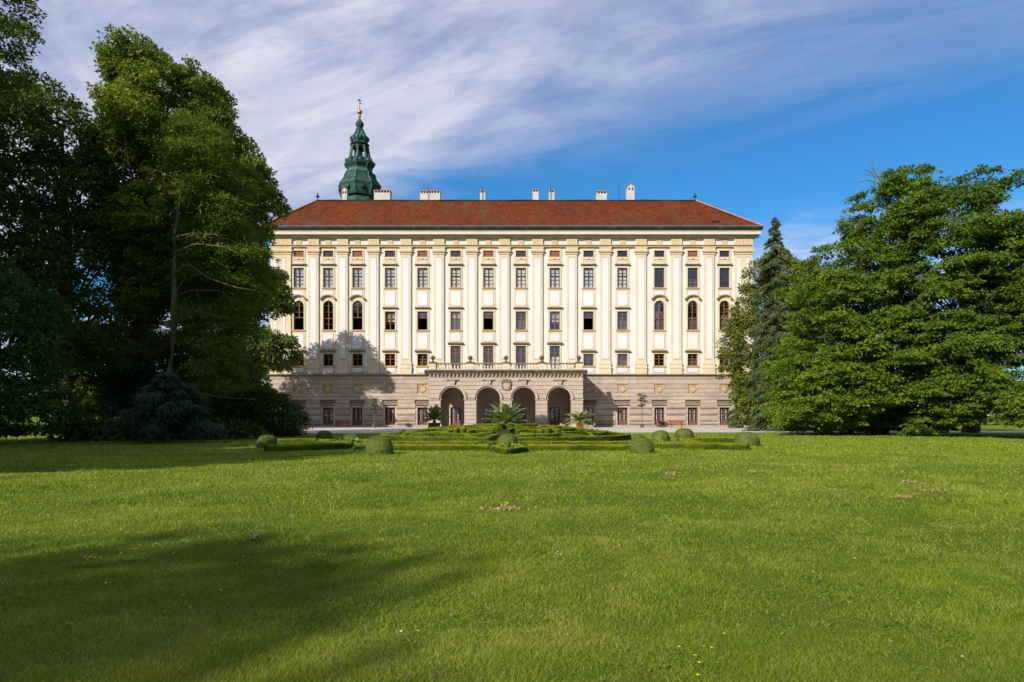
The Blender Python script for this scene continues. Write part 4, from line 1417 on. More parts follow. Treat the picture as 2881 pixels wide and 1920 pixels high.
def conifer(name, x, y, H_, prof, n_b, mt, label, seed, cat='spruce tree', nl=0.10, trunk_r=0.28, lean=0.0, density=1.0, z0=0.6, droopy=0.35):
    """spruce: whorls of drooping branches hung with needle sprays; prof(t) = branch length at height fraction t"""
    rng = np.random.default_rng(seed)
    root = thing(name, label, cat, (x, y, 0))
    b = MB(); b.tube([(lean * (k / 8) , 0, H_ * k / 8) for k in range(9)], [trunk_r * (1.03 - k / 8) + 0.015 for k in range(9)], 8)
    Ps, As, Ns, Ls = [], [], [], []
    br = MB()
    for i in range(n_b):
        wh = 6
        t = ((i // wh) * wh + 0.8 * wh * rng.random() ** 3 + 0.5) / n_b
        t = min(t, 0.995)
        z = z0 + (H_ - z0) * t * 0.985
        R_ = prof(t) * (0.55 + 0.65 * rng.random())
        a = rng.random() * 2 * math.pi
        c_, s_ = math.cos(a), math.sin(a)
        steps = max(3, int(R_ / 0.16))
        pts = []
        for k in range(steps + 1):
            f = k / steps
            zz = z + R_ * (0.10 - droopy * f * f * 1.2 + 0.12 * max(0, f - 0.75) * 4 * 0.5) + (0.25 * R_ * f if t > 0.9 else 0)
            pts.append((lean * z / H_ + c_ * R_ * f, s_ * R_ * f, max(0.15, zz)))
        if R_ > 0.5:
            br.tube([pts[0], pts[len(pts) // 2], pts[-1]], [0.045, 0.03, 0.012], 4)
        nn = int(steps * 16 * density)
        f = rng.random(nn) ** 0.75
        k = np.minimum((f * steps).astype(int), steps - 1)
        A = np.array(pts)
        Q = A[k] + (A[k + 1] - A[k]) * (f * steps - k)[:, None]
        side = rng.normal(size=nn) * 0.19 * min(1.0, 0.35 + R_ * 0.35) * (1.15 - 0.5 * f)
        Q = Q + np.stack([-s_ * side, c_ * side, -np.abs(rng.normal(size=nn)) * (0.08 + 0.22 * (1 - t))], 1)
        d = np.stack([c_ + -s_ * side * 3, s_ + c_ * side * 3, -0.55 - 0.5 * rng.random(nn)], 1) + rng.normal(size=(nn, 3)) * 0.35
        Ps.append(Q); As.append(d)
    b.build('trunk', M['bark'], root)
    br.build('branches', M['bark'], root)
    P = np.concatenate(Ps); A = np.concatenate(As)
    A /= np.linalg.norm(A, axis=1)[:, None]
    nn = rng.normal(size=P.shape) * 0.7; nn[:, 2] += 0.5
    B = np.cross(nn, A); B /= np.linalg.norm(B, axis=1)[:, None] + 1e-6
    L = (nl * 2.6) * (0.6 + 0.8 * rng.random(len(P)))[:, None]
    W = (nl * 0.8) * (0.6 + 0.8 * rng.random(len(P)))[:, None] * 0.5
    V = np.stack([P + B * W, P - B * W, P + A * L], 1)
    V[:, :, 2] = np.maximum(V[:, :, 2], 0.03)
    link('foliage', np_mesh('foliage', V, 3, mt, rng.random(len(P))), root)
    return root

# ================================================================== trees
LM = {}
LM['beech'] = leaf_mat('beech_leaf', (0.048, 0.108, 0.005), (0.165, 0.235, 0.012), 0.35, 0.35, 0.25)
LM['beech2'] = leaf_mat('beech_leaf_deep', (0.042, 0.098, 0.006), (0.140, 0.210, 0.014), 0.35, 0.35, 0.25)
LM['olive'] = leaf_mat('linden_leaf_olive', (0.062, 0.112, 0.008), (0.235, 0.265, 0.020), 0.3, 0.3, 0.2)
LM['olive2'] = leaf_mat('linden_leaf_pale', (0.075, 0.100, 0.014), (0.190, 0.200, 0.034), 0.3, 0.25, 0.2)
LM['dark'] = leaf_mat('dark_leaf', (0.044, 0.082, 0.014), (0.120, 0.150, 0.026), 0.25, 0.25, 0.2)
LM['maple'] = leaf_mat('maple_leaf', (0.036, 0.100, 0.020), (0.090, 0.180, 0.030), 0.3, 0.3, 0.3)
LM['larch'] = leaf_mat('feathery_leaf', (0.060, 0.105, 0.012), (0.160, 0.200, 0.022), 0.35, 0.2, 0.25)
LM['blue'] = leaf_mat('blue_spruce_needle', (0.022, 0.048, 0.024), (0.058, 0.098, 0.054), 0.1, 0.15, 0.6)
LM['spruce'] = leaf_mat('spruce_needle', (0.045, 0.070, 0.022), (0.125, 0.155, 0.055), 0.1, 0.15, 0.5)
LM['far'] = leaf_mat('far_leaf', (0.05, 0.09, 0.016), (0.12, 0.16, 0.03), 0.3, 0.2, 0.2)

ZR = lambda pts: [(1980 + x * 0.5357, 440 + y * 0.5357) for x, y in pts]   # from an enlarged crop of the photo

# --- right side
tree('linden_tree', ZR([(210, 590), (235, 570), (300, 560), (330, 520), (400, 500), (470, 540), (545, 560), (640, 560), (640, 1300), (480, 1400), (300, 1400), (230, 1375), (170, 1300), (150, 1210), (100, 1165), (112, 1040), (118, 905), (150, 800), (190, 725), (215, 650)]),
     84, 4.5, (PX(2190, 84), 84), 900, 0.85, 56, 0.30, 0.22, LM['olive2'], 'broad olive-green tree standing behind the tall grey spruce at the palace corner', unit=1.0, trunk_r=0.45, seed=3.1, limbs=30, lop=1.2, gap=0.05)
def sp_prof(t):
    s_ = 1 - t
    return 1.0 * (0.07 + (8.0 * s_ if s_ < 0.12 else 0.96 + (s_ - 0.12) * 5.6 if s_ < 0.3 else 1.97 + (s_ - 0.3) * 1.5))
conifer('spruce_tree', PX(2181, 72), 72, PZ(604, 72) + 0.2, sp_prof, 276, LM['spruce'], 'tall narrow grey-green spruce between the palace corner and the beeches', 21, nl=0.12, density=1.15)
conifer('spruce_tree', PX(2074, 90), 90, PZ(830, 90), lambda t: 0.1 + 1.4 * (1 - t), 120, LM['spruce'], 'small dark spruce tip rising against the right end of the palace facade', 22, nl=0.14, trunk_r=0.15)

tree('beech_tree', ZR([(330, 1400), (350, 1320), (395, 1290), (382, 1130), (432, 1050), (392, 970), (482, 900), (495, 800), (455, 700), (475, 600), (575, 570), (585, 490), (660, 450), (740, 452), (790, 460), (815, 400), (762, 372), (755, 320), (800, 270), (850, 250), (870, 190), (862, 150), (920, 110), (990, 92), (1060, 62), (1112, 55), (1165, 130), (1130, 152), (1092, 200), (1105, 300), (1140, 430), (1150, 560), (1120, 700), (1150, 800), (1190, 1000), (1200, 1100), (1180, 1300), (1140, 1462), (980, 1480), (880, 1445), (700, 1462), (560, 1440), (430, 1425)]),
     58, 6.5, (PX(2478, 60), 60), 2500, 0.60, 52, 0.21, 0.16, LM['beech'], 'large beech with a bare dead branch at its top, foliage sweeping to the lawn', unit=1.0, trunk_r=0.6, bark='palebark', flat=0.33, upw=0.9, droop=0.35,
     gap=0.30, front=0.62, limbs=120, top=(PX(2530, 58), 58, PZ(520, 58)), bough=8, bsize=1.35, seed=4.2, lop=1.6, limb_r=0.13, jit=0.5)
tree('beech_tree', ZR([(1060, 440), (1120, 330), (1130, 230), (1205, 175), (1240, 120), (1320, 80), (1380, 72), (1480, 42), (1540, 72), (1600, 92), (1560, 150), (1550, 220), (1492, 275), (1500, 400), (1560, 520), (1600, 700), (1600, 960), (1540, 1100), (1560, 1250), (1500, 1330), (1440, 1370), (1300, 1420), (1180, 1490), (1030, 1480), (1050, 1200), (1020, 900), (1040, 650)]),
     54, 5.5, (PX(2735, 66), 66), 1900, 0.58, 50, 0.20, 0.155, LM['beech2'], 'second tall beech with an open airy top rising right of the dead branch', unit=1.0, bark='palebark', trunk_r=0.62, flat=0.33, upw=0.9, droop=0.35,
     gap=0.23, front=0.6, limbs=95, top=(PX(2745, 56), 56, PZ(520, 56)), bough=8, bsize=1.35, seed=5.3, lop=1.6, limb_r=0.13, jit=0.5)
tree('beech_tree', ZR([(1470, 420), (1500, 315), (1545, 298), (1600, 312), (1680, 305), (1800, 330), (2050, 330), (2100, 1000), (2050, 1410), (1720, 1405), (1600, 1370), (1575, 1350), (1600, 1260), (1660, 1230), (1680, 1150), (1640, 1080), (1590, 900), (1560, 600)]),
     50, 5.0, (PX(3010, 54), 54), 1300, 0.6, 48, 0.20, 0.155, LM['beech'], 'beech cut off by the right edge of the view, lowest of the three beeches', unit=1.0, trunk_r=0.5, flat=0.33, upw=0.9, droop=0.35,
     gap=0.2, front=0.6, limbs=60, top=(PX(2960, 50), 50, PZ(640, 50)), bough=8, bsize=1.35, seed=6.1, lop=1.5, limb_r=0.12, jit=0.5)
# dead branch on the first beech
bt = [o for o in bpy.data.objects if o.name == 'beech_tree'][0]
def dp(x, y, dy=0): return Vector((PX(1980 + x * .5357, 58), 58 + dy, PZ(440 + y * .5357, 58))) - Vector(bt.location)
b = MB()
b.tube([dp(960, 200), dp(925, 120), dp(905, 95), dp(885, 60), dp(884, 15)], [0.12, 0.10, 0.07, 0.05, 0.02], 5)
b.tube([dp(905, 120), dp(880, 85), dp(845, 70)], [0.07, 0.05, 0.02], 5)
b.tube([dp(900, 135), dp(860, 125), dp(820, 137), dp(790, 142)], [0.07, 0.05, 0.03, 0.015], 5)
b.tube([dp(930, 125), dp(930, 80), dp(940, 30)], [0.06, 0.04, 0.015], 5)
b.tube([dp(885, 60), dp(870, 30)], [0.03, 0.012], 4); b.tube([dp(880, 100), dp(850, 95), dp(835, 110)], [0.03, 0.02, 0.01], 4)
b.build('dead_branch', M['palebark'], bt, label='bare grey dead branch sticking out of the crown top')
# lower branch sweeping over the lawn on the right
tree('shrub', ZR([(1570, 1250), (1640, 1220), (1720, 1180), (1800, 1190), (1800, 1400), (1700, 1430), (1640, 1400), (1580, 1350)]), 47, 1.6, (PX(2890, 47.5), 47.5), 220, 0.5, 45, 0.22, 0.17, LM['beech'],
     'leafy young beech shrub hanging low at the far right edge of the lawn', 'shrub', unit=1.0, trunk_r=0.08, flat=0.3, upw=1.0, limbs=12, seed=6.7, limb_r=0.04)

# --- left side
tree('oak_tree', [(-330, -200), (40, -60), (28, -20), (20, 20), (58, 70), (100, 72), (108, 118), (88, 150), (80, 190), (35, 195), (20, 215), (-40, 260), (-330, 330)],
     36, 3.5, (PX(-260, 34), 34), 620, 0.6, 55, 0.17, 0.13, LM['dark'], 'dark tree whose lobed branch ends hang into the top corner of the view', trunk_r=0.5, seed=7.2, limbs=30, gap=0.12, lop=0.8, top=(PX(-260, 35), 35, 27))
tree('maple_tree', [(-160, 215), (20, 205), (60, 185), (125, 195), (160, 235), (205, 250), (232, 300), (262, 420), (290, 560), (300, 700), (300, 800), (240, 850), (120, 830), (80, 700), (-160, 640)],
     48, 6, (PX(170 * 1.2244, 56), 56), 1500, 0.8, 52, 0.24, 0.19, LM['dark'], 'tall very dark tree left of the olive-topped tree, trunk bare near the ground', trunk_r=0.55, seed=8.4, limbs=70, gap=0.10, lop=1.4, top=(PX(150 * 1.2244, 48), 48, 22), limb_r=0.14)
tree('linden_tree', [(212, 300), (222, 240), (250, 190), (235, 125), (285, 97), (325, 82), (365, 110), (385, 142), (430, 125), (470, 150), (490, 205), (500, 245), (532, 285), (560, 310), (575, 342), (600, 372), (596, 400), (640, 448), (640, 478), (606, 492), (585, 500), (592, 560), (605, 590), (612, 630), (600, 650), (580, 670), (560, 690), (500, 740), (300, 740), (240, 620), (205, 420)],
     51, 4.5, (PX(320 * 1.2244, 52), 52), 2900, 0.55, 54, 0.19, 0.155, LM['olive'], 'tallest tree on the left, its olive crown catching the sun at the top', trunk_r=0.75, seed=9.2, limbs=90, gap=0.02, bough=9, bsize=1.2, lop=1.8, near=0.42, vsp=0.3, top=(PX(345 * 1.2244, 51), 51, PZ(170 * 1.2244, 51)), limb_r=0.16)
tree('linden_tree', [(590, 612), (618, 618), (640, 622), (652, 645), (668, 690), (668, 716), (640, 728), (622, 712), (600, 705), (590, 740), (600, 760), (640, 770), (675, 780), (676, 815), (662, 842), (640, 850), (618, 835), (600, 842), (560, 900), (480, 900), (440, 760), (520, 640)],
     86, 4, (PX(520 * 1.2244, 87), 87), 900, 0.95, 50, 0.34, 0.27, LM['dark'], 'dark tree hanging its leaves in front of the left end of the palace', trunk_r=0.4, seed=10.3, limbs=45, gap=0.12, lop=1.0, top=(PX(560 * 1.2244, 86), 86, 20))
la = tree('larch_tree', [(395, 330), (425, 250), (470, 262), (512, 320), (540, 380), (568, 430), (560, 505), (580, 560), (610, 575), (590, 640), (570, 700), (540, 760), (560, 850), (530, 905), (460, 880), (440, 760), (430, 600), (425, 450)],
     44.5, 2.6, (PX(376 * 1.2244, 43.0), 43.0), 800, 0.85, 52, 0.34, 0.07, LM['larch'], 'feathery light green conifer with a long bare pale trunk and bare side branches', trunk_r=0.27, bark='palebark', flat=0.16, upw=1.1, droop=0.35,
     seed=11.3, limbs=3, gap=0.18, lop=1.0, top=(PX(432 * 1.2244, 44.0), 44.0, PZ(300 * 1.2244, 44.0)), cat='larch tree', front=0.35, limb_r=0.07)
def lp(u, v, y): return Vector((PX(u * 1.2244, y), y, PZ(v * 1.2244, y))) - Vector(la.location)
for pts_, rads_ in (([lp(396, 632, 42.1), lp(432, 606, 41.1), lp(480, 640, 40.5), lp(540, 660, 40.2), lp(588, 668, 40.1)], [0.09, 0.08, 0.065, 0.04, 0.015]),
                    ([lp(394, 686, 42.2), lp(440, 668, 40.9), lp(500, 668, 40.4), lp(540, 676, 40.2)], [0.08, 0.07, 0.05, 0.015]),
                    ([lp(400, 580, 42.1), lp(450, 560, 41.1), lp(520, 568, 40.4), lp(560, 590, 40.2)], [0.08, 0.07, 0.04, 0.015]),
                    ([lp(402, 545, 42.0), lp(440, 536, 40.9), lp(500, 540, 40.4)], [0.08, 0.06, 0.02]),
                    ([lp(380, 900, 42.3), lp(450, 905, 40.9), lp(530, 915, 40.4), lp(590, 918, 40.2)], [0.07, 0.06, 0.04, 0.015])):
    b = MB(); b.tube(pts_, [r_ * 0.5 for r_ in rads_], 6)
    b.build('branch', M['palebark'], la)
tree('maple_tree', [(-160, 560), (-30, 600), (25, 610), (80, 640), (108, 680), (135, 715), (152, 775), (120, 830), (128, 880), (138, 950), (112, 985), (-20, 995), (-160, 1000)],
     40, 4, (PX(-60, 42), 42), 900, 0.62, 52, 0.19, 0.15, LM['maple'], 'bluish green maple reaching to the ground at the left edge of the view', trunk_r=0.3, seed=12.4, limbs=40, gap=0.12, lop=1.0)
tree('maple_tree', [(110, 820), (150, 760), (200, 740), (300, 750), (420, 760), (520, 770), (560, 800), (600, 860), (600, 900), (520, 930), (420, 940), (300, 925), (200, 930), (130, 920)],
     58, 4, (PX(225 * 1.2244, 57), 57), 1100, 0.8, 46, 0.26, 0.2, LM['dark'], 'low dark tree filling the gap under the tall trees on the left', trunk_r=0.4, seed=13.1, limbs=40, gap=0.1, lop=1.0, top=(PX(300 * 1.2244, 58), 58, 8.5))
tree('shrub', [(470, 1000), (462, 950), (500, 905), (560, 893), (620, 890), (655, 905), (678, 930), (692, 960), (696, 988), (680, 1001), (560, 1003)],
     53, 2.6, (PX(590 * 1.2244, 54), 54), 620, 0.5, 52, 0.17, 0.13, LM['dark'], 'dark dense rounded shrub below the left end of the palace', 'shrub', trunk_r=0.12, seed=14.1, limbs=16, gap=0.0, lop=0.6, zmin=0.2, limb_r=0.04)
# short trunks seen under the left trees belong to further trees
tree('maple_tree', [(180, 940), (230, 905), (270, 890), (330, 900), (340, 940), (290, 948), (230, 950)], 52, 2.0, (PX(258 * 1.2244, 50.5), 50.5), 160, 0.6, 46, 0.2, 0.16, LM['dark'],
     'small dark tree with a thin trunk right of two thicker trunks', trunk_r=0.2, seed=15.3, limbs=10, top=(PX(262 * 1.2244, 52), 52, 5.0))
def blue_prof(t): return 0.3 + 2.7 * (1 - t) ** 0.7
conifer('spruce_tree', PX(385 * 1.2244, 40.8), 40.8, 4.2, blue_prof, 150, LM['blue'], 'low spreading blue spruce at the foot of the bare pale trunk', 31, nl=0.12, density=1.2, trunk_r=0.15, droopy=0.12, z0=1.0)
conifer('spruce_tree', PX(310 * 1.2244, 52), 52, 7.0, lambda t: 0.3 + 2.8 * (1 - t) ** 0.8, 110, LM['blue'], 'second blue spruce, darker and narrower, left of the pale trunk', 32, nl=0.12, density=1.2, trunk_r=0.2, droopy=0.15, z0=2.0)
tree('birch_tree', [(588, 775), (600, 745), (630, 738), (650, 755), (660, 860), (600, 870)], 104, 3, (PX(620 * 1.2244, 105), 105), 160, 0.9, 40, 0.35, 0.28, LM['far'], 'small bright green tree seen through the gap beside the palace', seed=16.2, limbs=10, trunk_r=0.25)

# --- trees outside the frame whose shade falls on the lawn and on the left trees
def offtree(x, y, H_, r, zb_, seed, label, n=420, mt='dark'):
    D = y if abs(y) > 1 else 1.0
    rng = np.random.default_rng(seed)
    root = thing('linden_tree', label, 'tree', (x, y, 0))
    d = rng.normal(size=(n, 3)); d /= np.linalg.norm(d, axis=1)[:, None]
    rr_ = 0.35 + 0.65 * rng.random(n) ** 0.4
    C = d * rr_[:, None] * np.array([r, r, (H_ - zb_) / 2]) + np.array([0, 0, (H_ + zb_) / 2])
    ax = C * np.array([0, 0, 0.8])
    V, t = leaves(C, 1.15 * (0.7 + 0.6 * rng.random(n)), 44, 0.42, 0.36, ax, rng)
    V[:, :, 2] = np.maximum(V[:, :, 2], 0.05)
    link('crown', np_mesh('crown', V, 3, LM[mt], t), root)
    b = MB(); b.tube([(0, 0, 0), (0.2, 0, H_ * 0.4), (0, 0.2, H_ * 0.85)], [0.5, 0.35, 0.08], 8)
    for k in range(8):
        c = C[k * 7]; b.tube([(0.1, 0, H_ * 0.35), tuple(c * 0.5 + np.array([0, 0, H_ * 0.2])), tuple(c)], [0.16, 0.1, 0.03], 5)
    b.build('trunk', M['bark'], root)
OFF = [(-25.7, -23.2, 21.2, 6.0, 4.0, 51, 'tall linden behind the viewpoint whose shade falls on the near lawn'),
       (-27.6, 8.1, 16.5, 5.0, 9.0, 52, 'high-crowned linden outside the left edge of the view'),
       (-35.0, 13.0, 17.0, 5.5, 8.0, 53, 'round-headed linden farther left than the high-crowned one'),
       (-38.5, 31.0, 27.0, 7.0, 3.0, 54, 'very tall linden left of the lawn, taller than its neighbours'),
       (-32.0, 26.5, 23.0, 5.6, 3.0, 57, 'linden nearest the left edge of the view, in front of the very tall one'),
       (-45.0, 14.0, 26.0, 7.0, 3.0, 55, 'linden in the second row left of the lawn')]
for o_ in OFF:
    offtree(*o_, n=460 if o_[5] == 51 else 600)
# ================================================================== parterre
MC = (-0.45, 48.0); MR = 9.2; MH = 0.78
def mound(x, y):
    r = math.hypot(x - MC[0], y - MC[1])
    return MH * max(0.0, 1 - (r / MR) ** 2) ** 1.1 if r < MR else 0.0
V, Fc = [], []
nr, na = 14, 60
for i in range(nr + 1):
    for j in range(na):
        a = 2 * math.pi * j / na; r = (MR + 0.2) * i / nr
        x, y = MC[0] + r * math.cos(a), MC[1] + r * math.sin(a)
        V.append((x, y, mound(x, y) + 0.004 if i < nr else -0.05))
for i in range(nr):
    for j in range(na):
        k = (j + 1) % na
        Fc.append((i * na + j, (i + 1) * na + j, (i + 1) * na + k, i * na + k))
me = bpy.data.meshes.new('flower_bed_mound'); me.from_pydata(V, [], Fc)
me.polygons.foreach_set('use_smooth', [True] * len(me.polygons))
me.materials.append(M['soil'])
link('flower_bed_ground', me, kind='structure')

RH = np.random.default_rng(5)
def add_fuzz(V, Fq, dens, size, rng):
    """small leaves over the surface of a clipped hedge"""
    V = np.array(V); Fq = np.array(Fq)
    a, b, c, d = (V[Fq[:, k]] for k in range(4))
    n = np.cross(c - a, d - b); ar = np.linalg.norm(n, axis=1) * 0.5
    n /= (2 * ar[:, None] + 1e-9)
    tot = int(ar.sum() * dens)
    pick = rng.choice(len(Fq), tot, p=ar / ar.sum())
    u, v = rng.random(tot)[:, None], rng.random(tot)[:, None]
    P = (a[pick] * (1 - u) + b[pick] * u) * (1 - v) + (d[pick] * (1 - u) + c[pick] * u) * v
    N3 = n[pick]
    A = rng.normal(size=(tot, 3)) + N3 * 0.9; A /= np.linalg.norm(A, axis=1)[:, None]
    B = np.cross(A, N3 + rng.normal(size=(tot, 3)) * 0.5); B /= np.linalg.norm(B, axis=1)[:, None] + 1e-9
    s = size * (0.6 + 0.8 * rng.random(tot))[:, None]
    P = P - N3 * 0.01
    return np.stack([P + B * s * 0.36, P - B * s * 0.36, P + A * s], 1), N3[:, 2]

def solid_plus_leaves(name, V, Fq, dens, size, m, rng, parent=None, loc=(0, 0, 0), fresh=0.0):
    Vn = np.array(V, float); Fq = np.array(Fq)
    L, upn = add_fuzz(Vn, Fq, dens, size, rng)
    nq = len(Fq)
    up0 = np.abs(np.cross(Vn[Fq[:, 2]] - Vn[Fq[:, 0]], Vn[Fq[:, 3]] - Vn[Fq[:, 1]]))
    up0 = up0[:, 2] / (np.linalg.norm(up0, axis=1) + 1e-9)
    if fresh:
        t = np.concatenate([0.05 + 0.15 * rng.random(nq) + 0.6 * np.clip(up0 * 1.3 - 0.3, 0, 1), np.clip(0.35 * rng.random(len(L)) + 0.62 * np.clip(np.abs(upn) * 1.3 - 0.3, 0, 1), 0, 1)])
    else:
        t = np.concatenate([0.25 + 0.4 * rng.random(nq), rng.random(len(L))])
    # keep the body welded: build by hand
    me = bpy.data.meshes.new(name)
    allv = np.concatenate([Vn, L.reshape(-1, 3)], 0)
    li = np.concatenate([Fq.ravel(), len(Vn) + np.arange(len(L) * 3)])
    me.vertices.add(len(allv)); me.vertices.foreach_set('co', allv.astype(np.float32).ravel())
    me.loops.add(len(li)); me.loops.foreach_set('vertex_index', li.astype(np.int32))
    me.polygons.add(nq + len(L)); me.polygons.foreach_set('loop_start', np.concatenate([np.arange(0, nq * 4, 4), nq * 4 + np.arange(0, len(L) * 3, 3)]).astype(np.int32))
    me.materials.append(m)
    at = me.attributes.new('tint', 'FLOAT', 'FACE'); at.data.foreach_set('value', t.astype(np.float32))
    me.update(); me.validate()
    return link(name, me, parent, loc)

def hedge(pts, w_, h, label, closed=False, zf=None, group='clipped box hedges of the parterre', step=0.14, dens=420, size=0.05, cat='hedge'):
    pts = [Vector((p[0], p[1], 0)) for p in pts]
    P = []
    n = len(pts)
    for i in range(n if closed else n - 1):
        a, b = pts[i], pts[(i + 1) % n]
        k = max(1, int((b - a).length / step))
        for j in range(k):
            P.append(a.lerp(b, j / k))
    if not closed: P.append(pts[-1])
    V, Fq = [], []
    hw = w_ / 2
    # cross-section
    cs = [(-hw, 0.0), (-hw * 1.0, 0.35 * h), (-hw * 0.99, 0.75 * h), (-hw * 0.90, 0.97 * h), (-hw * 0.4, h), (hw * 0.1, h * 1.01), (hw * 0.5, h), (hw * 0.90, 0.97 * h), (hw * 0.99, 0.75 * h), (hw, 0.35 * h), (hw, 0.0)]
    m = len(cs); N_ = len(P)
    base = P[0]
    for i, p in enumerate(P):
        if closed:
            d = (P[(i + 1) % N_] - P[i - 1])
            d0 = (P[i] - P[i - 1]).normalized(); d1 = (P[(i + 1) % N_] - P[i]).normalized()
        else:
            d = P[min(i + 1, N_ - 1)] - P[max(i - 1, 0)]
            d0 = (P[i] - P[max(i - 1, 0)]); d1 = (P[min(i + 1, N_ - 1)] - P[i])
            d0 = d0.normalized() if d0.length > 0 else d1.normalized(); d1 = d1.normalized() if d1.length > 0 else d0
        d.normalize()
        nrm = Vector((-d.y, d.x, 0))
        mit = 1.0 / max(0.6, abs(nrm.dot(Vector((-d1.y, d1.x, 0)))))
        z0 = zf(p.x, p.y) if zf else 0.0
        for (o, z) in cs:
            q = p + nrm * o * mit
            jx = mnoise.noise(Vector((q.x * 3, q.y * 3, z * 5))) * 0.035 + float(RH.normal()) * 0.008
            zz = z0 + z + (mnoise.noise(Vector((q.x * 1.5, q.y * 1.5, 3))) * 0.03 + float(RH.normal()) * 0.006 if z > 0.5 * h else 0)
            V.append((q.x + nrm.x * jx * (1 if o > 0 else -1) - base.x, q.y + nrm.y * jx * (1 if o > 0 else -1) - base.y, zz if z > 0 else z0 - 0.12))
    for i in range(N_ if closed else N_ - 1):
        i2 = (i + 1) % N_
        for j in range(m - 1):
            Fq.append((i * m + j, i * m + j + 1, i2 * m + j + 1, i2 * m + j))
    if not closed:
        for e in (0, (N_ - 1) * m):
            for j in range(m // 2):
                a, b_, c_, d_ = e + j, e + j + 1, e + m - 2 - j, e + m - 1 - j
                if b_ != c_:
                    Fq.append((a, b_, c_, d_) if e else (d_, c_, b_, a))
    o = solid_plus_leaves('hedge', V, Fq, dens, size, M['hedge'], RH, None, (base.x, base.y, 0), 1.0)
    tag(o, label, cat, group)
    return o
def gp(u, v, z=0.0):
    d = GD(v, z); return (PX(u, d), d)

HH = 0.27
hedge([gp(752, 1271), gp(980, 1262.5)], 0.75, 0.29, 'straight low box hedge at the front left, end nearest the left round bush')
hedge([(PX(783, 39.5), 39.5), (PX(892, 39.8), 39.8)], 0.5, 0.28, 'short straight box hedge behind the front left hedge')
hedge([(PX(895, 40.5), 40.5), (PX(930, 38.6), 38.6), (PX(900, 37.2), 37.2), (PX(960, 36.6), 36.6), (PX(985, 35.2), 35.2)], 0.4, 0.24, 'zigzag box hedge on the left between the two straight hedges')
hedge([(PX(1003, 31.9), 31.9), (PX(1378, 31.9), 31.9)], 0.85, HH, 'long straight front box hedge left of the diamond planter hedge')
hedge([(PX(1484, 31.9), 31.9), (PX(1776, 31.9), 31.9)], 0.85, HH, 'long straight front box hedge right of the diamond planter hedge')
hedge([(PX(1095, 35.8), 35.8), (PX(1400, 36.0), 36.0)], 0.6, 0.27, 'second row box hedge on the left in front of the mound')
hedge([(PX(1455, 36.0), 36.0), (PX(1780, 35.8), 35.8)], 0.6, 0.27, 'second row box hedge on the right in front of the mound')
hedge([gp(2106, 1266), gp(1840, 1261)], 0.75, 0.29, 'straight low box hedge at the front right beside the far right round bush')
hedge([(PX(1968, 41.0), 41.0), (PX(2068, 41.0), 41.0)], 0.5, 0.30, 'short straight box hedge behind the front right hedge')
hedge([(PX(1866, 36.5), 36.5), (PX(1968, 37.0), 37.0), (PX(1925, 39.0), 39.0), (PX(1960, 40.6), 40.6)], 0.45, 0.24, 'zigzag box hedge on the right between the two straight hedges')
dm = [gp(1377.5, 1270.5), gp(1425, 1280.5), gp(1485, 1272.5), (PX(1432, 33.2), 33.2)]
dm[0] = (dm[0][0] + 0.2, dm[0][1] + 0.15); dm[1] = (dm[1][0], dm[1][1] + 0.3); dm[2] = (dm[2][0] - 0.2, dm[2][1] + 0.1)
hedge(dm, 0.38, 0.25, 'diamond-shaped planter hedge with leafy plants inside, at the middle front', closed=True, step=0.16)

def ring(r, a0, a1, wob=0.0, k=0, n=None):
    L = abs(a1 - a0) * r
    n = n or max(4, int(L / 0.35))
    return [(MC[0] + (r + wob * math.sin(k * (a0 + (a1 - a0) * i / n))) * math.cos(a0 + (a1 - a0) * i / n), MC[1] + (r + wob * math.sin(k * (a0 + (a1 - a0) * i / n))) * math.sin(a0 + (a1 - a0) * i / n)) for i in range(n + 1)]
quad = [('front right', -85, -5), ('back right', 5, 85), ('back left', 95, 175), ('front left', 185, 265)]
for nm_, a0, a1 in quad:
    hedge(ring(8.5, R(a0), R(a1)), 0.36, 0.28, 'outer ring hedge of the mound, %s quarter' % nm_, zf=mound, group='ring hedges on the mound')
    hedge(ring(6.9, R(a0 + 3), R(a1 - 3), 0.35, 9), 0.32, 0.27, 'wavy second ring hedge of the mound, %s quarter' % nm_, zf=mound, group='ring hedges on the mound')
    hedge(ring(5.3, R(a0 + 2), R(a1 - 2)), 0.34, 0.29, 'third ring hedge of the mound, %s quarter' % nm_, zf=mound, group='ring hedges on the mound')
    hedge(ring(3.7, R(a0), R(a1), 0.3, 10), 0.30, 0.27, 'wavy inner ring hedge of the mound, %s quarter' % nm_, zf=mound, group='ring hedges on the mound')
    hedge(ring(2.1, R(a0 - 4), R(a1 + 4)), 0.34, 0.30, 'innermost ring hedge around the palm, %s quarter' % nm_, zf=mound, group='ring hedges on the mound')
# scrolls between the rings
for q, (nm_, a0, a1) in enumerate(quad):
    for s, fr_ in ((0, 0.25), (1, 0.75)):
        am = R(a0 + (a1 - a0) * fr_)
        cx, cy = MC[0] + 6.1 * math.cos(am), MC[1] + 6.1 * math.sin(am)
        sp_ = [(cx + (0.12 + 0.105 * t) * math.cos(am + t * 0.75 * (1 if s else -1)) * 1.25, cy + (0.12 + 0.105 * t) * math.sin(am + t * 0.75 * (1 if s else -1))) for t in np.linspace(1.5, 8.5, 14)]
        hedge(sp_, 0.24, 0.30, 'small scroll-shaped hedge, %s one of the %s quarter of the mound' % (('first', 'second')[s], nm_), zf=mound, group='scroll hedges on the mound', dens=300)
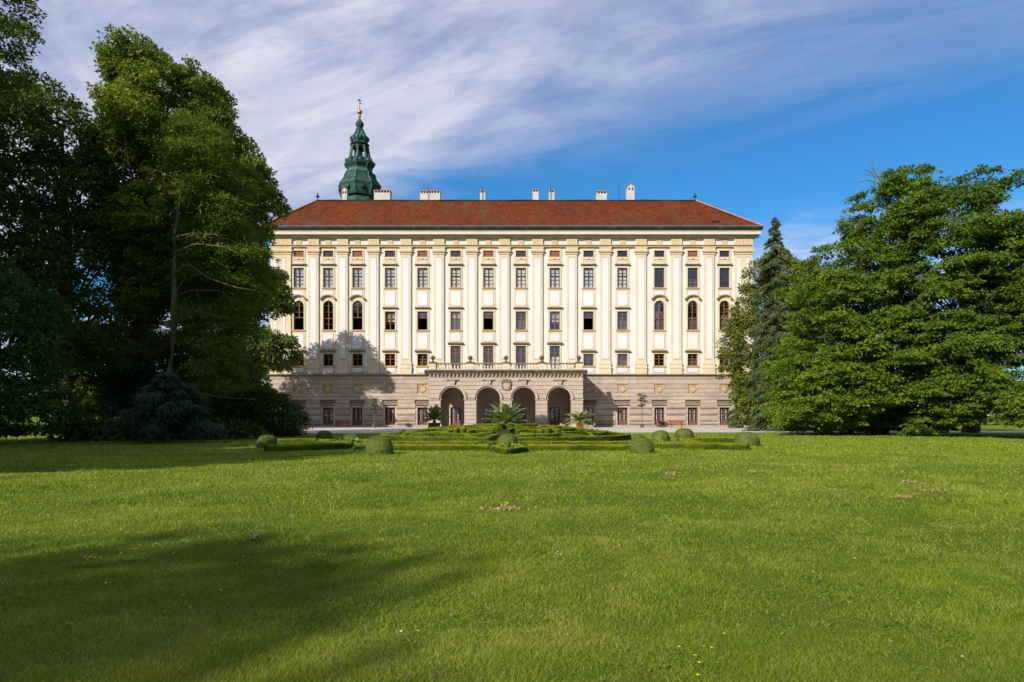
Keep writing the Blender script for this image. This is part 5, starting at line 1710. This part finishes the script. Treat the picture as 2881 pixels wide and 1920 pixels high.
# slanting links between the rings
for q, (nm_, a0, a1) in enumerate(quad):
    for j, fr_ in enumerate((0.08, 0.3, 0.55, 0.8)):
        a = R(a0 + (a1 - a0) * fr_); a_ = a + R(9 if j % 2 else -9)
        for (r0, r1, w2) in ((7.05, 8.3, 'outer'), (3.9, 5.15, 'inner')):
            hedge([(MC[0] + (r0 + (r1 - r0) * t) * math.cos(a + (a_ - a) * t), MC[1] + (r0 + (r1 - r0) * t) * math.sin(a + (a_ - a) * t)) for t in (0, 0.33, 0.66, 1)], 0.26, 0.27,
                  'slanting %s link hedge, %s of the %s quarter of the mound' % (w2, ('first', 'second', 'third', 'fourth')[j], nm_), zf=mound, group='slanting link hedges on the mound', dens=300)
# block-shaped hedge ends at the path openings
def block(u0, u1, vt, vb, d, side, label):
    x0, x1 = PX(u0, d), PX(u1, d)
    hedge([((x0 + x1) / 2, d), ((x0 + x1) / 2 + 0.15 * side, d + 0.8)], x1 - x0, 0.40, label, zf=mound, group='block-shaped hedge ends on the mound')
block(1275, 1287, 1213, 1226, 42.4, 0, 'block-shaped hedge end left of the left gap in the mound')
block(1294, 1309, 1211, 1225, 42.4, 0, 'block-shaped hedge end right of the left gap in the mound')
block(1534, 1548, 1212, 1225, 42.4, 0, 'block-shaped hedge end left of the right gap in the mound')
block(1560, 1576, 1213, 1226, 42.4, 0, 'block-shaped hedge end right of the right gap in the mound')
block(1401, 1415, 1202, 1212, 45.2, 0, 'block-shaped hedge end in front of the palm, left side')
block(1428, 1442, 1202, 1212, 45.2, 0, 'block-shaped hedge end in front of the palm, right side')
hedge([(PX(1370, 40.0), 40.0), (PX(1400, 40.6), 40.6)], 0.35, 0.28, 'short lime hedge piece left behind the diamond planter', zf=mound, group='short hedge pieces on the mound')
hedge([(PX(1456, 40.2), 40.2), (PX(1500, 40.9), 40.9)], 0.35, 0.28, 'short lime hedge piece right behind the diamond planter', zf=mound, group='short hedge pieces on the mound')

def ball(u0, u1, vb, vt, label, sq=1.0):
    d = GD(vb) + 0.0
    r = (u1 - u0) / 2 / F * d; h = (vb - vt) / F * d
    d += r * 0.8
    h = PZ(vt, d)
    x = PX((u0 + u1) / 2, d); r = (u1 - u0) / 2 / F * d
    V, Fq = [], []
    na, nz_ = 30, 14
    for j in range(nz_ + 1):
        t = j / nz_
        ph = t * math.pi / 2
        rr_ = r * (math.cos(ph) ** 0.62) * (1 - 0.06 * (1 - t) ** 3); zz = h * math.sin(ph) ** 1.0
        if j == nz_: rr_ = 0.02
        for i in range(na):
            a = 2 * math.pi * i / na
            k = 1 + 0.05 * mnoise.noise(Vector((math.cos(a) * 1.5 + x, math.sin(a) * 1.5, t * 2))) + 0.012 * float(RH.normal())
            V.append((rr_ * k * math.cos(a), rr_ * k * math.sin(a), max(0, zz) * (0.98 + 0.04 * k / 1.0) if j else -0.05))
    for j in range(nz_):
        for i in range(na):
            k = (i + 1) % na
            Fq.append((j * na + i, j * na + k, (j + 1) * na + k, (j + 1) * na + i))
    o = solid_plus_leaves('round_bush', V, Fq, 1500, 0.045, M['ball'], RH, None, (x, d, 0))
    tag(o, label, 'bush', 'dome-clipped bushes around the parterre')
ball(722, 780, 1261, 1226, 'dome-clipped bush at the far left beside the dark shrub')
ball(889, 936, 1236, 1213, 'small dome bush farther back on the left, before the gravel path')
ball(966, 1008, 1246, 1221, 'dark dome bush partly hidden behind a leafy yellow-green plant')
ball(1027, 1108, 1280, 1231, 'largest dome bush on the left, nearest the lawn')
ball(1036, 1092, 1266, 1228, 'dome bush just behind the largest left one')
ball(1395, 1459, 1262, 1223, 'dome bush behind the diamond planter hedge')
ball(1771, 1841, 1277, 1234, 'dome bush on the right nearest the lawn')
ball(1775, 1823, 1263, 1226, 'dome bush just behind the nearest right one')
ball(1831, 1886, 1246, 1213, 'dome bush with a light green plant in front, right side')
ball(1897, 1953, 1233, 1207, 'dome bush at the back right, before the gravel path')
ball(2064, 2139, 1256, 1218, 'broad dome bush at the far right end of the hedges')
ball(1126, 1150, 1222, 1211, 'tiny dome bush left behind the mound')

# ------------------------------------------------------------------ leafy bedding plants
GP = {'lime': leaf_mat('lime_bedding_leaf', (0.10, 0.20, 0.03), (0.26, 0.40, 0.08), 0.35, 0.3, 1.0),
      'grn': leaf_mat('green_bedding_leaf', (0.05, 0.13, 0.02), (0.15, 0.28, 0.05), 0.3, 0.3, 1.0),
      'palm': leaf_mat('palm_leaf', (0.10, 0.16, 0.025), (0.30, 0.36, 0.09), 0.25, 0.4, 0.8),
      'yucca': leaf_mat('yucca_leaf', (0.04, 0.07, 0.02), (0.13, 0.16, 0.05), 0.2, 0.35, 0.8)}
def blades_plant(name, x, y, z, n, L, W, mt, label, cat, seed, up=0.5, bend=0.5, spread=0.1, group=None, parent=None, as_part=None, hmin=0.0):
    rng = np.random.default_rng(seed)
    q = []
    for i in range(n):
        a = rng.random() * 2 * math.pi; el = up * (0.4 + 1.0 * rng.random())
        l = L * (0.6 + 0.5 * rng.random())
        p = np.array([rng.normal() * spread, rng.normal() * spread, hmin * rng.random()])
        dv = np.array([math.cos(a) * math.cos(el), math.sin(a) * math.cos(el), math.sin(el)])
        sd_ = np.array([-math.sin(a), math.cos(a), 0.0])
        k = 4
        for j in range(k):
            f0, f1 = j / k, (j + 1) / k
            w0 = W * math.sin(math.pi * min(0.97, 0.15 + 0.85 * f0)) ; w1 = W * math.sin(math.pi * (0.15 + 0.85 * f1)) if j < k - 1 else 0.002
            c0 = p + dv * l * f0 + np.array([0, 0, -bend * l * f0 * f0]); c1 = p + dv * l * f1 + np.array([0, 0, -bend * l * f1 * f1])
            q.append([c0 - sd_ * w0, c0 + sd_ * w0, c1 + sd_ * w1, c1 - sd_ * w1])
    V = np.array(q)
    if parent is None: V[:, :, 2] = np.maximum(V[:, :, 2], 0.01)
    me = np_mesh(name, V, 4, mt, np.repeat(rng.random(n), 4))
    if parent is not None:
        return link(as_part or name, me, parent, (x, y, z))
    o = link(name, me, None, (x, y, z))
    tag(o, label, cat, group)
    return o
blades_plant('bedding_plant', PX(1438, 30.4), 30.4, 0, 110, 0.42, 0.035, GP['grn'], 'leafy green plants growing inside the diamond planter hedge', 'plant', 61, 0.9, 0.5, 0.36)
blades_plant('broadleaf_plant', PX(1436, 31.6), 31.6, 0.15, 26, 0.55, 0.08, GP['lime'], 'tall broad-leaved plant in the middle of the diamond planter', 'plant', 62, 0.95, 0.4, 0.14)
blades_plant('broadleaf_plant', PX(999, 38), 38, 0.1, 26, 0.75, 0.10, GP['lime'], 'lime green broad-leaved plant left of the largest left dome bush', 'plant', 63, 0.9, 0.4, 0.15)
blades_plant('broadleaf_plant', PX(1857, 36), 36, 0.0, 16, 0.75, 0.05, GP['lime'], 'light green strappy plant in front of the right dome bush', 'plant', 64, 1.0, 0.3, 0.1)
blades_plant('broadleaf_plant', PX(1912, 44), 44, 0.0, 20, 0.62, 0.08, GP['grn'], 'green leafy plant beside the back right dome bush', 'plant', 65, 0.9, 0.4, 0.2)
blades_plant('broadleaf_plant', PX(1707, 55), 55, 0.0, 16, 0.9, 0.08, GP['grn'], 'leafy plant behind the right end of the mound', 'plant', 66, 1.0, 0.3, 0.2)
blades_plant('broadleaf_plant', PX(946, 43), 43, 0.0, 18, 0.5, 0.06, GP['grn'], 'small dark green plant between the back left dome bushes', 'plant', 67, 0.9, 0.4, 0.2)

def palm(x, y, z, L, n, trunk_h, trunk_r, label, seed, up0=1.35, scale=1.0, pot=None):
    rng = np.random.default_rng(seed)
    root = thing('palm_tree', label, 'palm', (x, y, z))
    if pot:
        pot(root)
    b = MB()
    k = 8
    b.lathe([(trunk_r * (1.1 - 0.25 * i / k + (0.14 if i % 2 else 0)), trunk_h * i / k) for i in range(k + 1)], 10)
    b.build('trunk', M['bark'], root)
    for i in range(n):
        a = i * 2.399 + rng.normal() * 0.2
        el = up0 - 1.45 * (i / n) ** 0.8 + rng.normal() * 0.06
        l = L * (0.8 + 0.3 * rng.random())
        ks = 14
        pts = []
        p = np.array([0, 0, trunk_h]); d_el = el
        for j in range(ks + 1):
            pts.append(p.copy())
            st = l / ks
            p = p + st * np.array([math.cos(a) * math.cos(d_el), math.sin(a) * math.cos(d_el), math.sin(d_el)])
            d_el -= (0.030 + 0.095 * j / ks) * (0.70 if up0 > 1.4 else 0.9)
        q = []
        sd_ = np.array([-math.sin(a), math.cos(a), 0.0])
        for j in range(ks):
            c0, c1 = pts[j], pts[j + 1]
            w0 = 0.018 * (1 - j / ks) + 0.005
            q.append([c0 - sd_ * w0, c0 + sd_ * w0, c1 + sd_ * w0, c1 - sd_ * w0])
            if j < 2: continue
            tn = (c1 - c0) / np.linalg.norm(c1 - c0)
            for rep in range(5):
                c = c0 + (c1 - c0) * rep / 5
                f = j / ks
                ll = l * 0.25 * math.sin(math.pi * min(1, 0.18 + 0.80 * f)) ** 0.7
                for s in (-1, 1):
                    dv = tn * 0.75 + sd_ * s * 0.9 + np.array([0, 0, 0.18]) + rng.normal(size=3) * 0.08
                    dv /= np.linalg.norm(dv)
                    tip = c + dv * ll + np.array([0, 0, -0.28 * ll])
                    mid = c + dv * ll * 0.5
                    wd = tn * 0.015 * scale
                    q.append([c - wd * 0.6, c + wd * 0.6, mid + wd, mid - wd]); q.append([mid - wd, mid + wd, tip + wd * 0.15, tip - wd * 0.15])
        V = np.array(q)
        link('frond', np_mesh('frond', V, 4, GP['palm'], np.full(len(V), rng.random())), root)
    return root
palm(MC[0] - 0.0 + 0.02, 48.0, MH - 0.02, 1.7, 46, 0.30, 0.17, 'green date palm growing at the centre of the box hedge mound', 71, up0=1.5)
def brownpot(root):
    b = MB(); b.prof([(-0.62, 0), (-0.62, 0.72), (0.62, 0.72), (0.62, 0)][::-1], -0.62, 0.62); b.box(-0.67, 0.67, -0.67, 0.67, 0.62, 0.78)
    for x in (-0.62, 0.55):
        b.box(x - 0.03, x + 0.10, -0.68, -0.60, 0, 0.62)
    b.build('planter', M['potbrown'], root)
def orangepot(root):
    b = MB(); b.lathe([(0.34, 0), (0.36, 0.1), (0.44, 0.62), (0.50, 0.70), (0.50, 0.80), (0.40, 0.80), (0.38, 0.70)], 16)
    b.build('planter', M['terracotta'], root, smooth=True)
def shift_up(root, h):
    for c in root.children:
        if c.name.split('.')[0] in ('trunk', 'frond'):
            c.location.z = h
p1 = palm(PX(1222, 81.5), 81.5, 0.012, 2.1, 34, 0.5, 0.2, 'dark green palm in a square brown planter left of the arcade', 72, up0=1.5, scale=1.6, pot=brownpot); shift_up(p1, 0.6)
p2 = palm(PX(1631.5, 81.5), 81.5, 0.012, 1.9, 34, 0.3, 0.18, 'palm in a bright orange terracotta pot right of the arcade', 73, up0=1.35, scale=1.5, pot=orangepot); shift_up(p2, 0.6)

def standard_yucca(u, d, vt, label, seed, heads):
    x = PX(u, d); H_ = PZ(vt, d)
    root = thing('yucca_plant', label, 'potted plant', (x, d, 0.012))
    b = MB()
    b.tube([(0, 0, 0.3), (0.03, 0, H_ * 0.5), (0.0, 0, H_ * 0.62)], [0.06, 0.05, 0.045], 6)
    for (hx, hz) in heads:
        b.tube([(0, 0, H_ * 0.55), (hx * 0.6, 0.05, (H_ * 0.55 + hz) / 2), (hx, 0, hz)], [0.045, 0.04, 0.03], 6)
    b.build('stem', M['bark'], root)
    for k, (hx, hz) in enumerate(heads):
        blades_plant('leaf_tuft', hx, 0, hz, 80, 0.72, 0.045, GP['yucca'], None, None, seed + k, 0.75, 0.55, 0.05, parent=root, as_part='leaf_tuft')
    b = MB(); b.lathe([(0.22, 0), (0.30, 0.42), (0.33, 0.44), (0.33, 0.5), (0.27, 0.5)], 12)
    b.build('pot', M['potbrown'], root)
standard_yucca(1806, 92.5, 1097, 'tall branching yucca on a thin stem right of the arcade, in the sun', 81, [(-0.25, 4.4), (0.35, 4.2), (-0.15, 3.6), (0.5, 3.5), (0.05, 3.9), (0.1, 2.95), (-0.3, 2.9)])
standard_yucca(1053, 92.5, 1117, 'tall yucca on a thin stem left of the arcade, in the shade', 91, [(0.05, 3.8), (0.25, 3.5), (-0.2, 3.0), (0.2, 2.8), (0.0, 2.4), (0.1, 2.0)])

# ------------------------------------------------------------------ benches, railing, flowers
def bench(x, y, w_, label, rotz=0.0, group='red benches along the palace'):
    root = thing('bench', label, 'bench', (x, y, 0.014), group, rotz)
    for k in range(3):
        b = MB(); b.box(-w_ / 2, w_ / 2, -0.30 + 0.17 * k, -0.16 + 0.17 * k, 0.43, 0.47); b.build('seat_board', M['redwood'], root)
    for k in range(3):
        b = MB(); y0 = 0.22 + 0.05 * k; z = 0.56 + 0.15 * k
        b.prof([(y0, z), (y0 + 0.04, z - 0.01), (y0 + 0.08, z + 0.11), (y0 + 0.04, z + 0.12)], -w_ / 2, w_ / 2); b.build('back_board', M['redwood'], root)
    for s in (-1, 1):
        for (yy, hh) in ((-0.25, 0.43), (0.20, 0.98)):
            b = MB(); b.tube([(s * w_ * 0.36, yy + (0.02 if hh < 0.5 else 0), 0), (s * w_ * 0.36, yy, 0.43), (s * w_ * 0.36, yy + (0.2 if hh > 0.5 else 0), hh)][:(3 if hh > 0.5 else 2)], 0.035, 6)
            b.build('leg', M['iron'], root)
bench(PX(1904, 94.5), 94.5, 1.95, 'red wooden bench in the sun between two doors right of the yucca')
bench(PX(963, 94.5), 94.5, 1.95, 'red wooden bench in the shade between two doors left of the arcade')
bench(PX(866, 80), 80, 1.6, 'dark bench seen end on beside the big shrub at the palace corner', R(70))
bench(PX(2142, 84), 84, 1.1, 'small orange-red bench behind the low black railing', R(-20))

def railing():
    root = thing('railing', 'low black iron railing curving along the right end of the gravel court', 'railing', (32.2, 92, 0.014))
    pts = [(32.4, 93), (31.0, 86), (29.4, 80), (29.8, 76.5), (32.5, 75.4), (36.5, 74.8), (41, 74.4)]
    P = [Vector((x - 32.2, y - 92, 0)) for x, y in pts]
    b = MB()
    for z in (0.15, 0.85):
        b.tube([p + Vector((0, 0, z)) for p in P], 0.022, 5)
    b.build('rail', M['iron'], root)
    pk = MB(); pk.tube([(0, 0, 0), (0, 0, 0.88)], 0.035, 5); pk.lathe([(0.05, 0), (0.06, 0.05), (0.005, 0.12)], 6, (0, 0, 0.88))
    pkm = pk.mesh('post', M['iron'])
    bk = MB(); bk.tube([(0, 0, 0.15), (0, 0, 0.85)], 0.011, 4)
    bkm = bk.mesh('baluster', M['iron'])
    for i in range(len(P) - 1):
        a, c = P[i], P[i + 1]
        k = max(1, int((c - a).length / 0.28))
        for j in range(k):
            q = a.lerp(c, j / k)
            if j % 7 == 0: link('post', pkm, root, q)
            else: link('baluster', bkm, root, q)
railing()
def rosebush(u, v, d, label, seed, nw, lh=1.0):
    x = PX(u, d)
    rng = np.random.default_rng(seed)
    root = thing('rose_bush', label, 'flowering shrub', (x, d, 0))
    C = np.stack([rng.normal(size=60) * 0.35, rng.normal(size=60) * 0.35, 0.2 + rng.random(60) * lh], 1)
    Vq, t = leaves(C, np.full(60, 0.25), 18, 0.12, 0.09, C * np.array([0, 0, .9]), rng)
    link('foliage', np_mesh('foliage', Vq, 3, LM['maple'], t), root)
    b = MB(); b.tube([(0, 0, 0), (0.03, 0, lh)], 0.03, 5); b.build('stem', M['bark'], root)
    for k in range(nw):
        b = MB(); r = 0.13 + 0.08 * rng.random()
        cx, cy, cz = rng.normal() * 0.12, -0.3 + rng.normal() * 0.05, lh + 0.1 + 0.15 * rng.random()
        for w2 in range(7):
            a = w2 * 2 * math.pi / 7
            b.tube([(cx, cy, cz), (cx + 0.6 * r * math.cos(a), cy - 0.05, cz + 0.6 * r * math.sin(a)), (cx + r * math.cos(a), cy - 0.1, cz + r * math.sin(a))], [0.03, 0.06, 0.03], 5)
        b.build('blossom', M['whiteflower'], root)
rosebush(2187, 1186, 77, 'white flowering shrub beside the railing under the beech', 101, 3, 0.85)
rosebush(2168, 1178, 83, 'white flowering shrub behind the small red bench', 102, 2, 1.2)
rosebush(2124, 1180, 90, 'pale flowering shrub at the palace corner behind the railing', 103, 2, 0.9)

# far greenery seen between the trunks, and the park behind the viewpoint that the windows mirror
def hedge_row(name, pts, h, th, n, mt, seed, label, per=30):
    rng = np.random.default_rng(seed)
    P = np.array(pts, float)
    seg = rng.integers(0, len(P) - 1, n); f = rng.random(n)[:, None]
    C2 = P[seg] * (1 - f) + P[seg + 1] * f
    hh = h * (0.75 + 0.35 * np.sin(C2[:, 0] * 0.35 + seed) * np.cos(C2[:, 0] * 0.13))
    C = np.stack([C2[:, 0], C2[:, 1] + rng.normal(size=n) * th, rng.random(n) ** 0.8 * hh], 1)
    Vq, t = leaves(C, 0.9 + 0.5 * rng.random(n), per, 0.42, 0.34, C + np.array([0, 3, -1]), rng)
    Vq[:, :, 2] = np.maximum(Vq[:, :, 2], 0.02)
    o = link(name, np_mesh(name, Vq, 3, mt, t), None, kind='stuff', label=label)
hedge_row('distant_woods', [(-150, 118), (-100, 128), (-37, 125)], 9.0, 3.0, 1500, LM['far'], 111, 'far band of park trees behind the left group')
hedge_row('distant_woods', [(38, 118), (80, 122), (150, 112)], 9.0, 3.0, 1500, LM['dark'], 112, 'far band of park trees behind the beeches')
hedge_row('distant_woods', [(-90, -42), (0, -50), (90, -40)], 19.0, 3.0, 1500, LM['dark'], 115, 'park trees behind the viewpoint', 24)
hedge_row('undergrowth', [(-28, 44), (-22, 46), (-18.5, 49)], 1.3, 0.6, 200, LM['dark'], 116, 'dark low growth at the foot of the pale trunk', 40)
hedge_row('undergrowth', [(-52, 56), (-40, 57), (-22, 58)], 1.2, 1.2, 420, LM['dark'], 113, 'dark undergrowth below the left trees', 26)
hedge_row('tall_grass', [(-90, 72), (-60, 76), (-36, 78)], 1.8, 3.0, 700, GP['lime'], 114, 'sunlit tall grass seen between the trunks on the left', 26)

# ================================================================== grass
RG = np.random.default_rng(77)
_vt = RG.random((256, 256)) * 2 - 1
def vnoise(x, y):
    xi, yi = np.floor(x).astype(int), np.floor(y).astype(int)
    fx, fy = x - xi, y - yi
    fx = fx * fx * (3 - 2 * fx); fy = fy * fy * (3 - 2 * fy)
    g_ = lambda a, b: _vt[a % 256, b % 256]
    return (g_(xi, yi) * (1 - fx) + g_(xi + 1, yi) * fx) * (1 - fy) + (g_(xi, yi + 1) * (1 - fx) + g_(xi + 1, yi + 1) * fx) * fy
def grass_zone(y0, y1, dens, h, w_, rng):
    pts = []
    A = 0.0
    # trapezoid a little wider than the view
    n = int(dens * (y1 - y0) * ((y0 + y1) / 2 * 1.72 + 3))
    y = np.sqrt(rng.random(n) * (y1 ** 2 - y0 ** 2) + y0 ** 2)
    x = (rng.random(n) * 2 - 1) * (y * 0.80 + 0.8)
    return x, y
zones = [(2.9, 5.2, 16000, 0.033, 0.0036), (5.2, 8.0, 8000, 0.035, 0.0052), (8.0, 12.0, 3200, 0.040, 0.0078), (12.0, 18.0, 950, 0.050, 0.014), (18.0, 29.5, 280, 0.055, 0.024), (29.5, 61.5, 48, 0.055, 0.055)]
Vs, Ts = [], []
for (y0, y1, dens, h, w_) in zones:
    x, y = grass_zone(y0, y1, dens, h, w_, RG)
    # tufty density: some places thin, some lush
    nzv = np.clip(vnoise(x * 1.3, y * 1.3) * 1.3 + vnoise(x * 4.5 + 9, y * 4.5) * 0.9, -1.3, 1.3)
    keep = RG.random(len(x)) < 0.72 + 0.28 * nzv
    x, y, nzv = x[keep], y[keep], nzv[keep]
    n = len(x)
    z = hgt(x, y) - 0.004
    a = RG.random(n) * 2 * np.pi
    hh = h * (0.5 + RG.random(n) * 0.8) * (1 + 0.3 * nzv)
    long_ = RG.random(n) < 0.02
    hh = np.where(long_, hh * 2.2, hh)
    lean = (0.2 + 1.3 * RG.random(n)) * hh
    la_ = RG.random(n) * 2 * np.pi
    base = np.stack([x, y, z], 1)
    dx = np.stack([np.cos(a), np.sin(a), 0 * a], 1) * (w_ * (0.6 + 0.8 * RG.random(n)) / 2)[:, None]
    tip = base + np.stack([np.cos(la_) * lean, np.sin(la_) * lean, hh], 1)
    Vs.append(np.stack([base - dx, base + dx, tip], 1))
    br_ = vnoise(x * 0.8 + 40, y * 0.8 + 11) + 0.6 * vnoise(x * 3.1 + 7, y * 3.1)
    Ts.append(np.clip(0.30 - 0.08 * nzv + 0.32 * br_ + 1.0 * (RG.random(n) - 0.35) + np.where(RG.random(n) < 0.05, 0.6, 0), 0, 1))
V = np.concatenate(Vs); t = np.concatenate(Ts)
gm, nt, b_ = new_mat('grass_blade')
nt.nodes.remove(b_)
at = nt.nodes.new('ShaderNodeAttribute'); at.attribute_name = 'tint'
g = nt.nodes.new('ShaderNodeNewGeometry')
n1 = nt.nodes.new('ShaderNodeTexNoise'); n1.inputs['Scale'].default_value = 0.55; n1.inputs['Detail'].default_value = 4
nt.links.new(g.outputs['Position'], n1.inputs['Vector'])
c = mixcol(nt, at.outputs['Fac'], (0.064, 0.132, 0.003), (0.330, 0.385, 0.012))
c = mixcol(nt, maprange(nt, n1.outputs[0], 0.42, 0.68, 0, 0.45), c, (0.245, 0.270, 0.030))
rare = maprange(nt, at.outputs['Fac'], 0.93, 1.0, 0, 0.8)
c = mixcol(nt, rare, c, (0.36, 0.34, 0.09))
df = nt.nodes.new('ShaderNodeBsdfDiffuse'); nt.links.new(c, df.inputs[0])
tr = nt.nodes.new('ShaderNodeBsdfTranslucent'); nt.links.new(mixcol(nt, 1.0, c, (1.2, 1.25, 0.6), 'MULTIPLY'), tr.inputs[0])
mx = nt.nodes.new('ShaderNodeMixShader'); mx.inputs[0].default_value = 0.4
nt.links.new(df.outputs[0], mx.inputs[1]); nt.links.new(tr.outputs[0], mx.inputs[2])
gl = nt.nodes.new('ShaderNodeBsdfGlossy'); gl.inputs['Roughness'].default_value = 0.5
mx2 = nt.nodes.new('ShaderNodeMixShader'); mx2.inputs[0].default_value = 0.03
nt.links.new(mx.outputs[0], mx2.inputs[1]); nt.links.new(gl.outputs[0], mx2.inputs[2])
o_ = [n for n in nt.nodes if n.type == 'OUTPUT_MATERIAL'][0]
nt.links.new(mx2.outputs[0], o_.inputs[0])
link('grass', np_mesh('grass', V, 3, gm, t), None, kind='stuff', label='short green lawn grass in the foreground')
print('GRASS TRIS', len(V))

# clover and plantain rosettes among the blades
CL = []
for k in range(150):
    d = math.sqrt(random.uniform(12, 200)); x0 = random.uniform(-1, 1) * d * 0.75
    m_ = random.randint(20, 90); sp0 = random.uniform(0.08, 0.35)
    xx = x0 + RG.normal(size=m_) * sp0; yy = d + RG.normal(size=m_) * sp0 * 0.8
    c_ = np.stack([xx, yy, hgt(xx, yy) + 0.012 + 0.022 * RG.random(m_)], 1)
    a_ = RG.random(m_) * 2 * np.pi; s_ = 0.010 + 0.014 * RG.random(m_)
    A = np.stack([np.cos(a_) * s_, np.sin(a_) * s_, 0.5 * s_ * RG.random(m_)], 1); B = np.stack([-np.sin(a_) * s_ * 0.6, np.cos(a_) * s_ * 0.6, 0 * a_], 1)
    CL.append(np.stack([c_ - A * 0.2, c_ + A * 0.5 + B, c_ + A * 1.2, c_ + A * 0.5 - B], 1))
CL = np.concatenate(CL)
link('clover', np_mesh('clover', CL, 4, leaf_mat('clover_leaf', (0.075, 0.150, 0.010), (0.170, 0.260, 0.020), 0.3, 0.1, 1.0), RG.random(len(CL))), None, kind='stuff', label='low clover and plantain leaves growing in the lawn')

# ------------------------------------------------------------------ fallen leaves, daisies, buttercups
def litter(u, v, wpx, hpx, n, size, label, seed, m='litter'):
    rng = np.random.default_rng(seed)
    u_ = u + rng.normal(size=n) * wpx * 0.33; v_ = v + rng.normal(size=n) * hpx * 0.33
    d = CAM_H * F / (v_ - VH)
    x = (u_ - 1440.5) / F * d
    c = np.array([x.mean(), d.mean(), 0])
    P = np.stack([x, d, hgt(x, d) + 0.028 + 0.015 * rng.random(n)], 1) - c
    A = rng.normal(size=(n, 3)); A[:, 2] = rng.random(n) * 0.9; A /= np.linalg.norm(A, axis=1)[:, None]
    B = np.cross(A, rng.normal(size=(n, 3)) * 0.5 + np.array([0, 0, 1.0])); B /= np.linalg.norm(B, axis=1)[:, None]
    s = size * (0.6 + 0.8 * rng.random(n))[:, None]
    V = np.stack([P, P + A * s * 0.5 + B * s * 0.4, P + A * s, P + A * s * 0.5 - B * s * 0.4], 1)
    o = link('leaf_litter', np_mesh('leaf_litter', V, 4, M[m]), None, tuple(c), kind='stuff', label=label)
litter(1431, 1430, 88, 13, 230, 0.045, 'brown patch of dry clippings in the middle of the lawn', 1)
litter(715, 1516, 30, 8, 26, 0.05, 'small pile of dry leaves left of the middle of the lawn', 2)
litter(1891, 1332, 44, 8, 70, 0.07, 'pale dry leaves on the lawn before the right bushes', 3)
litter(2118, 1330, 26, 5, 24, 0.06, 'dry leaves on the far right of the lawn', 4)
litter(2560, 1359, 36, 7, 40, 0.06, 'dry leaves before the beeches', 5)
litter(2546, 1405, 50, 7, 50, 0.05, 'dry leaves nearer than the first beech litter', 6)
litter(2640, 1384, 80, 8, 50, 0.05, 'scattered brown leaves at the right side of the lawn', 7)
litter(1948, 1310, 50, 6, 24, 0.06, 'thin scatter of leaves beyond the right litter patch', 8)
for k, (u, v, n) in enumerate(((190, 1770, 9), (1265, 1725, 3), (1580, 1720, 3), (955, 1864, 6), (340, 1610, 3), (530, 1712, 2), (155, 1757, 2), (1886, 1486, 3), (285, 1536, 3), (1540, 1605, 4), (1733, 1545, 2), (1600, 1795, 2), (1190, 1480, 2), (2440, 1406, 6), (2290, 1620, 3), (2500, 1800, 3))):
    litter(u, v, 12, 5, n + 2, 0.026, 'few dry leaves on the grass, spot %s' % ['one', 'two', 'three', 'four', 'five', 'six', 'seven', 'eight', 'nine', 'ten', 'eleven', 'twelve', 'thirteen', 'fourteen', 'fifteen', 'sixteen'][k], 20 + k)

def flowers(name, n, m, size, label, seed, spots):
    rng = np.random.default_rng(seed)
    P = []
    for (u, v, su, sv, k) in spots:
        u_ = u + rng.normal(size=k) * su; v_ = np.maximum(1290, v + rng.normal(size=k) * sv)
        d = CAM_H * F / (v_ - VH)
        P.append(np.stack([(u_ - 1440.5) / F * d, d], 1))
    d = np.sqrt(rng.random(n) * (26 ** 2 - 16) + 16); x = (rng.random(n) * 2 - 1) * d * 0.75
    P.append(np.stack([x, d], 1))
    P = np.concatenate(P); n = len(P)
    c = np.stack([P[:, 0], P[:, 1], hgt(P[:, 0], P[:, 1]) + 0.035 + 0.02 * rng.random(n)], 1)
    V = []
    for k in range(5):
        a = 2 * np.pi * k / 5 + rng.random(n)
        s = size * (0.7 + 0.6 * rng.random(n))
        d0 = np.stack([np.cos(a) * s, np.sin(a) * s, 0.3 * s], 1); d1 = np.stack([np.cos(a + 1.2) * s, np.sin(a + 1.2) * s, 0.3 * s], 1)
        V.append(np.stack([c, c + d0, c + d1], 1))
    link(name, np_mesh(name, np.concatenate(V), 3, M[m]), None, kind='stuff', label=label)
flowers('daisies', 110, 'whiteflower', 0.011, 'tiny white daisies scattered over the lawn', 5, [(1880, 1460, 5, 6, 5), (1568, 1570, 6, 8, 5), (350, 1393, 20, 4, 8), (400, 1385, 60, 20, 20), (1100, 1320, 60, 8, 30), (820, 1460, 6, 4, 5), (1560, 1335, 30, 8, 20), (2250, 1320, 150, 10, 40)])
flowers('buttercups', 90, 'yellowflower', 0.011, 'tiny yellow buttercups scattered over the lawn', 6, [(600, 1322, 70, 5, 60), (470, 1330, 30, 8, 25), (570, 1482, 25, 5, 22), (260, 1580, 15, 4, 14), (905, 1552, 6, 3, 4), (2740, 1390, 40, 15, 30), (1990, 1850, 60, 25, 6), (310, 1325, 60, 6, 25), (380, 1552, 10, 4, 6)])
